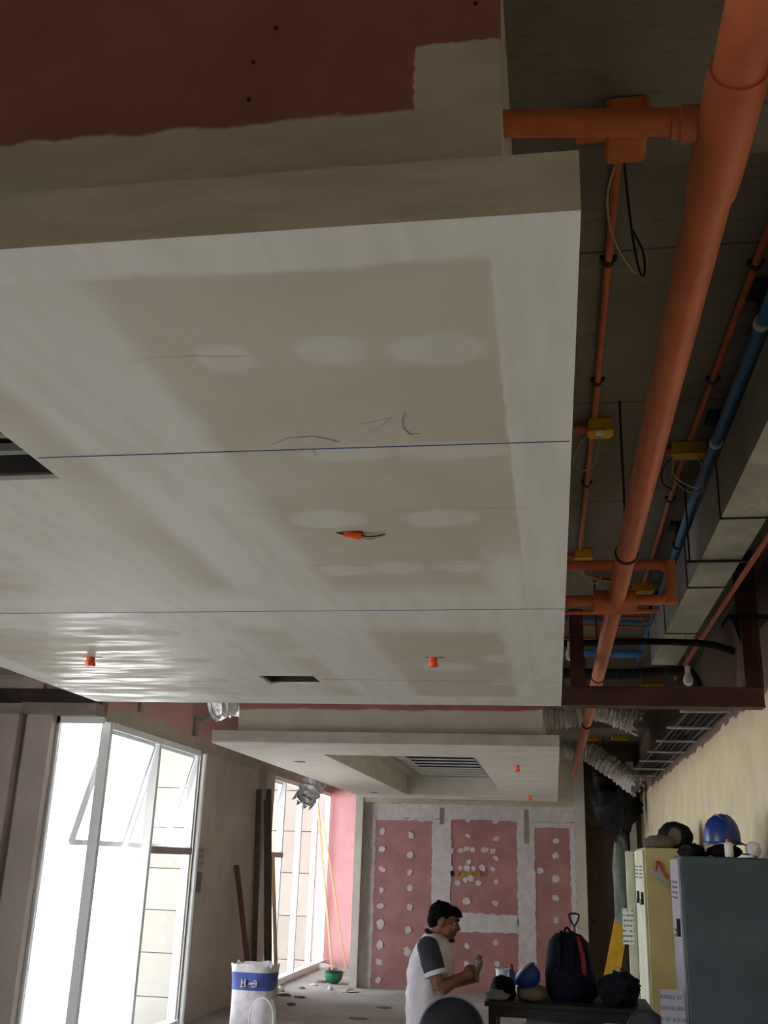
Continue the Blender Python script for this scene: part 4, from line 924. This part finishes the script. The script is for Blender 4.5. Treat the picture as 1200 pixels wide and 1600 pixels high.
# ================================================================== leaning timber, sack, debris
def leaner(name, label, cat, a, c, wd, th_, m, group='timber leaning on the window side'):
    return tag(MB().beam(a, c, wd, th_, V(0, 1, 0)).build(name, m), label, cat, group)
leaner('timber_plank', 'tall weathered plank leaning on the grey pilaster', 'plank', V(-3.62, 13.7, .0), V(-3.89, 13.98, 2.62), .10, .03, M_WOODD)
leaner('timber_plank', 'second weathered plank leaning beside the tall one', 'plank', V(-3.72, 13.35, .0), V(-3.95, 13.75, 2.60), .07, .025, M_WOODD)
pb0, pb1, pc0, pc1 = at(519, 1518, Z=0), at(497, 1262, Y=17.4), at(541, 1518, Z=0), at(503, 1268, Y=18.3)
p0, p1 = at(398, 1505, X=-3.60), at(372, 1352, X=-3.94)
leaner('timber_batten', 'short reddish timber batten leaning on the plain wall bay', 'batten', V(-3.58, p0.y, 0), V(-3.96, p1.y, p1.z), .06, .04, M_WOODR)
leaner('pale_batten', 'slim pale batten standing against the far glazing edge', 'batten', V(-3.72, 14.5, 0), V(-3.90, 14.52, 1.75), .05, .02, M_WOODL)
leaner('wooden_pole', 'pale wooden pole leaning on the pink end wall', 'pole', pb0, pb1, .032, .032, M_WOODL)
leaner('wooden_pole', 'thinner pale pole crossing behind the other pole', 'pole', pc0, pc1, .026, .026, M_WOODL)
p = at(521, 1537, Z=0)
hardhat('hard_hat', (p.x, p.y, .155), 'green hard hat lying upside down on the floor', mat('green_helmet_plastic', (34, 120, 74), (26, 100, 60), .4), Matrix.Rotation(math.pi, 3, 'X') @ Matrix.Rotation(.6, 3, 'Z'), .125, M_BLACK)
# plaster sack
sx, sy_ = -3.14, 11.25
SK = thing('plaster_sack', (sx, sy_, 0), 'open white plaster sack with a blue printed band', 'sack')
M_SACK = mat('white_woven_sack', (206, 200, 204), (184, 178, 184), .7, scale=12, bump=.4)
def sack_ring(z, wx, wy, seed=0, n=28, wob=.05, k=1.0, dz=0):
    out = []
    for j in range(n):
        a = 2*math.pi*j/n; c, s_ = math.cos(a), math.sin(a); f = k*(1+wob*noise.noise(V(c*2, s_*2, z*4+seed)))
        out.append(V(sx+wx*f*math.copysign(abs(c)**.6, c), sy_+wy*f*math.copysign(abs(s_)**.6, s_), z+dz*noise.noise(V(c*2.5, s_*2.5, 3))))
    return out
zs_ = [(0, .19, .12), (.03, .215, .15), (.15, .22, .155), (.30, .215, .15), (.42, .22, .15), (.55, .225, .15), (.62, .23, .15), (.675, .24, .15)]
MB().loft([sack_ring(z, a, c, wob=.10, dz=.06 if z > .65 else 0) for z, a, c in zs_] + [sack_ring(.66, .22, .13, dz=.06, wob=.10), sack_ring(.52, .19, .11)]).build('sack_body', M_SACK, SK, 60)
M_BAND = mat('blue_print_band', (62, 84, 156), (52, 72, 140), .6, scale=10)
MB().loft([sack_ring(z, a, c, wob=.10, k=1.012) for z, a, c in ((.43, .22, .15), (.50, .223, .15), (.55, .225, .15), (.60, .228, .15))], cap=False).build('blue_band', M_BAND, SK, 60)
for k, (gx, gz, gw, gh) in enumerate(((-.08, .50, .012, .07), (-.045, .50, .012, .07), (-.062, .505, .03, .012), (-.075, .465, .03, .01), (.05, .50, .05, .012), (.06, .525, .03, .012), (.075, .50, .012, .05), (.045, .47, .04, .01))):
    yy = sy_-.178
    MB().box((sx+gx-gw/2, yy, gz-gh/2), (sx+gx+gw/2, yy+.03, gz+gh/2)).build('printed_mark', M_SACK, SK)
# clear plastic bag
cbx, cby = -2.93, 10.95
CB = thing('clear_bag', (cbx, cby, 0), 'clear plastic bag held open by a pale hoop beside the sack', 'bag')
MB().loft([[V(cbx+wx*math.cos(a)*(1+.12*noise.noise(V(math.cos(a)*3, math.sin(a)*3, z*5))), cby+wy*math.sin(a)*(1+.12*noise.noise(V(math.cos(a)*3, math.sin(a)*3, z*5+9))), z) for a in [2*math.pi*j/22 for j in range(22)]] for z, wx, wy in ((.0, .08, .06), (.03, .13, .10), (.15, .135, .11), (.28, .12, .10), (.36, .09, .07), (.40, .04, .03))]).build('film', M_CLEAR, CB, 60)
MB().tube([V(cbx+.125*math.cos(a), cby-.09, .20+.20*math.sin(a)) for a in [math.pi*k/18*1.2-.3 for k in range(19)]], .006, 8).build('hoop', M_WHITE, CB, True)
# floor debris
M_DEBW, M_DEBG = mat('white_plaster_crumb', (222, 218, 222), (200, 196, 200), .8), mat('grey_rubble', (128, 118, 114), (104, 96, 92), .9)
deb = [((437, 1549), .07, .05, M_DEBW, 'plaster_lump', 'round white plaster lump near the sill of the far glazing'), ((427, 1557), .05, .10, M_DEBW, 'plaster_lump', 'upright pale plaster scrap beside the plaster sack'),
       ((444, 1556), .10, .025, M_DEBG, 'rubble_piece', 'flat dark rubble piece near the plaster sack'), ((468, 1559), .075, .02, M_DEBG, 'rubble_piece', 'brownish rubble strip in front of the far glazing'),
       ((503, 1535), .09, .02, M_DEBG, 'rubble_piece', 'dull rubble piece beside the green hard hat'), ((500, 1513), .30, .05, M_DEBW, 'plaster_heap', 'low heap of pale plaster at the foot of the pink end wall'),
       ((472, 1545), .05, .02, M_DEBG, 'rubble_piece', 'small dark crumb between the far glazing and the green hard hat'), ((490, 1540), .06, .02, M_DEBW, 'plaster_lump', 'small pale crumb between the far glazing and the green hard hat'),
       ((455, 1570), .06, .015, M_DEBG, 'rubble_piece', 'small flat crumb on bare floor beyond the plaster sack'), ((600, 1575), .10, .012, M_DEBG, 'rubble_piece', 'thin scrap on bare floor below the partition boards'),
       ((516, 1547), .04, .04, M_DEBW, 'plaster_lump', 'small white crumb in front of the green hard hat'), ((560, 1592), .12, .012, M_DEBG, 'rubble_piece', 'thin dark scrap flat on the bare floor by the partition')]
for k, (q, r, h, m, nm, lb) in enumerate(deb):
    p = at(*q, Z=0); tag(MB().lump((p.x, p.y, h*.4), (r, r*.7, h), .35, 2.5, 20+k, n=14, m=8, flat=0).build(nm, m, None, 60), lb, 'debris', 'debris on the floor')
p = at(548, 1550, Z=0); cr = MB(); rnd = random.Random(4)
g = [[V(p.x-.10+.05*i+rnd.uniform(-.015, .015), p.y-.1+.06*j+rnd.uniform(-.02, .02), .008+.05*rnd.random()*(1 if 0 < i < 4 and 0 < j < 3 else .25)) for j in range(4)] for i in range(5)]
vs_ = [q for r_ in g for q in r_]; fs_ = [(i*4+j, i*4+j+1, (i+1)*4+j+1, (i+1)*4+j) for i in range(4) for j in range(3)]
o = cr.add(vs_, fs_).build('crumpled_paper', M_WHITE); so = o.modifiers.new('thickness', 'SOLIDIFY'); so.thickness = .003
tag(o, 'crumpled white paper on the floor at the partition jamb', 'paper')

# ================================================================== the worker
YM = 6.95
def pm(x, y, dy=0.0): return at(x, y, Y=YM+dy)
def taper(mb, pts, rs, n=14): return mb.tube(spline(pts, 5), [rs[min(i//5, len(rs)-1)] + (rs[min(i//5+1, len(rs)-1)]-rs[min(i//5, len(rs)-1)])*((i % 5)/5) for i in range((len(pts)-1)*5+1)], n)
def tors(z, x0, x1, ry, n=24, grow=0.0):
    xc, rx = (x0+x1)/2, (x1-x0)/2
    return [V(xc+(rx+grow)*math.cos(a), YM+(ry+grow)*math.copysign(abs(math.sin(a))**.85, math.sin(a)), z) for a in [2*math.pi*j/n for j in range(n)]]
T = [(.80, -.925, -.70, .160), (.90, -.93, -.69, .165), (1.0, -.93, -.675, .172), (1.10, -.92, -.665, .180), (1.19, -.90, -.665, .186), (1.25, -.875, -.675, .175), (1.29, -.85, -.695, .125), (1.31, -.825, -.71, .08)]
body = MB()
body.loft([tors(z, a+.012, c-.012, ry-.012) for z, a, c, ry in T])
taper(body, [V(-.785, YM, 1.26), V(-.755, YM, 1.315), V(-.728, YM, 1.36)], [.062, .056, .056])
# head, tipped a little forward: skull, jaw, brow, nose, lips, chin, ears
HC = V(-.703, YM, 1.395); HR = Matrix.Rotation(.26, 3, 'Y')
def hp(x, y, z): return HC + HR @ V(x, y, z)
body.ellipsoid(hp(-.012, 0, .022), (.094, .074, .088), 22, 14, HR)
body.ellipsoid(hp(.030, 0, -.035), (.060, .058, .075), 20, 12, HR)
body.ellipsoid(hp(.058, 0, -.088), (.026, .030, .022), 12, 8, HR)
body.ellipsoid(hp(.068, 0, .022), (.020, .050, .016), 14, 8, HR)
body.ellipsoid(hp(.072, .036, -.018), (.018, .020, .016), 10, 7, HR); body.ellipsoid(hp(.072, -.036, -.018), (.018, .020, .016), 10, 7, HR)
taper(body, [hp(.078, 0, .012), hp(.093, 0, -.010), hp(.104, 0, -.030)], [.008, .010, .013], 10)
body.ellipsoid(hp(.094, .011, -.034), (.011, .009, .008), 8, 6, HR); body.ellipsoid(hp(.094, -.011, -.034), (.011, .009, .008), 8, 6, HR)
body.ellipsoid(hp(.082, 0, -.056), (.013, .024, .006), 12, 6, HR); body.ellipsoid(hp(.079, 0, -.067), (.013, .022, .006), 12, 6, HR)
for s_ in (-1, 1):
    body.ellipsoid(hp(-.010, s_*.075, -.008), (.020, .010, .033), 12, 8, HR); body.ellipsoid(hp(-.006, s_*.073, -.036), (.010, .009, .012), 8, 6, HR)
# arms: the one toward the room and the one behind
def arm(sh, el, wr, pal, s_, grip):
    taper(body, [sh, sh.lerp(el, .45), el], [.055, .048, .040]); taper(body, [el, el.lerp(wr, .3), wr], [.041, .042, .027])
    taper(body, [wr, wr.lerp(pal, .5), pal], [.026, .030, .032], 12)
    d = (pal-wr).normalized(); side = V(0, 0, 1).cross(d).normalized(); up = d.cross(side)
    g = Vector(grip)
    # four fingers curl round the held thing, thumb closes from the other side
    for k in range(4):
        off = up*(.026-.0175*k); L = (.036, .041, .039, .031)[k]
        k0 = pal + off + d*.012; k1 = k0 + d*L*.75 - side*s_*.012; k2 = k1 + d*L*.25 - side*s_*L*.75; k3 = k2 - d*L*.5 - side*s_*L*.3
        taper(body, [k0, k1, k2, k3], [.0105, .0098, .009, .0075], 8)
    t0 = wr.lerp(pal, .45) + up*.024; t1 = t0 + d*.028 + up*.014 - side*s_*.012; t2 = t1 + d*.028 - side*s_*.016 - up*.006
    taper(body, [t0, t1, t2], [.013, .0115, .009], 8)
arm(V(-.785, YM-.185, 1.225), V(-.708, YM-.205, 1.015), V(-.575, YM-.135, 1.088), V(-.528, YM-.105, 1.105), -1, V(-.50, YM-.06, 1.12))
arm(V(-.775, YM+.185, 1.225), V(-.69, YM+.205, 1.02), V(-.560, YM+.085, 1.045), V(-.515, YM+.050, 1.065), 1, V(-.50, YM, 1.08))
# hips, legs and feet
body.ellipsoid(V(-.815, YM, .80), (.11, .155, .12), 18, 10)
for s_ in (-1, 1):
    taper(body, [V(-.815, YM+s_*.09, .80), V(-.76, YM+s_*.10, .44), V(-.84, YM+s_*.10, .09)], [.085, .056, .040])
    body.ellipsoid(V(-.79, YM+s_*.10, .045), (.12, .042, .04), 14, 8)
M_SKIN = mat('tan_skin', (126, 80, 57), (112, 70, 49), .55, scale=20)
W = body.build('person', M_SKIN)
md = W.modifiers.new('join', 'REMESH'); md.mode = 'VOXEL'; md.voxel_size = .0052; md.use_smooth_shade = True
sm_ = W.modifiers.new('soften', 'SMOOTH'); sm_.factor = .5; sm_.iterations = 3
tag(W, 'worker in white shirt with dark sleeves standing in profile, hands together at the table', 'person')
def wear(name, mb, m, vox=.009, it=4, wrinkle=0):
    o = mb.build(name, m, W)
    a = o.modifiers.new('join', 'REMESH'); a.mode = 'VOXEL'; a.voxel_size = vox; a.use_smooth_shade = True
    if wrinkle:
        tx = bpy.data.textures.new('folds', 'CLOUDS'); tx.noise_scale = .085; tx.noise_depth = 2
        dm = o.modifiers.new('folds', 'DISPLACE'); dm.texture = tx; dm.strength = wrinkle; dm.mid_level = .5
    b_ = o.modifiers.new('soften', 'SMOOTH'); b_.factor = .5; b_.iterations = it
    return o
sh_ = MB()
sh_.loft([tors(.775, -.945, -.685, .178)] + [tors(z, a-.012, c+.014, ry+.014) for z, a, c, ry in T[:-1]] + [tors(1.318, -.835, -.715, .082)])
M_SHIRT = mat('white_cotton', (214, 208, 216), (200, 194, 204), .85, scale=8, bump=.15)
wear('shirt', sh_, M_SHIRT, wrinkle=.034)
M_SLEEVE = mat('charcoal_cotton', (52, 50, 58), (42, 40, 48), .85, scale=12)
for s_, el in ((-1, V(-.708, YM-.205, 1.015)), (1, V(-.69, YM+.205, 1.02))):
    a = V(-.790, YM+s_*.165, 1.245); e = a.lerp(el, .62); sl_ = MB()
    taper(sl_, [a, a.lerp(e, .5), e], [.070, .074, .068]); sl_.ellipsoid(a, (.070, .066, .066), 16, 10)
    o = wear('sleeve', sl_, M_SLEEVE, .008, 3, .010)
    d = (e-a).normalized()
    tag(MB().lathe(e-d*.012, [(.069, 0), (.072, .004), (.071, .026), (.064, .028)], 20, d).build('cuff', M_SHIRT, o, True), 'white sleeve cuff')
col_ = MB().tube([V(-.765+.057*math.cos(a), YM+.070*math.sin(a), 1.310-.022*math.cos(a)) for a in [2*math.pi*k/24 for k in range(25)]], .0125, 8)
tag(col_.build('collar', M_DARKCLOTH, W, True), 'black crew collar')
hr = MB()
hr.ellipsoid(hp(-.024, 0, .034), (.094, .080, .078), 22, 14, HR)
hr.ellipsoid(hp(-.062, 0, -.010), (.052, .070, .062), 18, 12, HR)
hr.ellipsoid(hp(.040, 0, .066), (.052, .064, .034), 16, 10, HR); hr.ellipsoid(hp(.074, 0, .058), (.030, .050, .018), 12, 8, HR)
for k in range(26):
    a = random.uniform(-1.3, 1.3); b_ = random.uniform(-.6, 1.2)
    hr.ellipsoid(hp(-.02+.09*math.sin(b_), .074*math.sin(a), .038+.068*math.cos(a)*math.cos(b_*.8)), (.018, .012, .012), 8, 6, HR)
wear('hair', hr, mat('black_hair', (15, 12, 11), (10, 8, 8), .9, scale=30, bump=.6, bscale=90, spec=.1), .006, 1)
fa = MB()
for s_ in (-1, 1): taper(fa, [hp(.086, s_*.016, .026), hp(.083, s_*.036, .031), hp(.066, s_*.054, .024)], [.004, .005, .003], 6)
fa.build('eyebrow', M_DARKCLOTH, W, True)
for s_ in (-1, 1):
    o = MB().ellipsoid(hp(.068, s_*.032, .004), (.012, .013, .007), 12, 8, HR).build('eye', mat('eye_white', (170, 160, 150), None, .4), W, True)
    MB().ellipsoid(hp(.0765, s_*.033, .003), (.005, .007, .006), 8, 6, HR).build('iris', M_BLACK, o, True)
MB().lump(hp(.070, 0, -.098), (.024, .028, .016), .2, 3, 31, n=14, m=8, rot=HR).build('goatee', mat('dark_beard', (34, 26, 22), None, .8), W, True)
MB().tube([hp(.088, s__*.02, -.0615-.002*abs(s__)) for s__ in (-1, -.5, 0, .5, 1)], .0022, 6).build('mouth_line', mat('lip_shadow_brown', (96, 50, 42), None, .6), W, True)
tr = MB(); tr.ellipsoid(V(-.815, YM, .80), (.125, .170, .10), 20, 10); tr.ellipsoid(V(-.815, YM, .74), (.12, .165, .10), 20, 10)
for s_ in (-1, 1): taper(tr, [V(-.815, YM+s_*.09, .80), V(-.765, YM+s_*.10, .44), V(-.84, YM+s_*.10, .05)], [.10, .078, .068])
wear('trousers', tr, mat('navy_denim', (36, 42, 66), (28, 33, 54), .85, scale=14), .012, 3, .015)
for s_ in (-1, 1):
    MB().lump((-.78, YM+s_*.10, .045), (.145, .055, .055), .06, 1.5, 40, flat=0).build('shoe', M_BLACK, W, True)
p = V(-.496, YM-.055, 1.13)
t = thing('plastic_bottle', p, 'small greyish plastic bottle held in the hands of the worker', 'bottle')
axb = V(.30, -.1, .95).normalized()
MB().lathe(p-axb*.055, [(.022, 0), (.026, .006), (.027, .04), (.030, .06), (.032, .09), (.026, .108), (.014, .115)], 16, axb).build('bottle_body', mat('grey_translucent', (132, 120, 112), (112, 100, 94), .4), t, True)
MB().lathe(p+axb*.058, [(.016, 0), (.017, .004), (.017, .018), (.012, .02)], 12, axb).build('cap', mat('brown_cap', (92, 70, 54), None, .5), t, True)
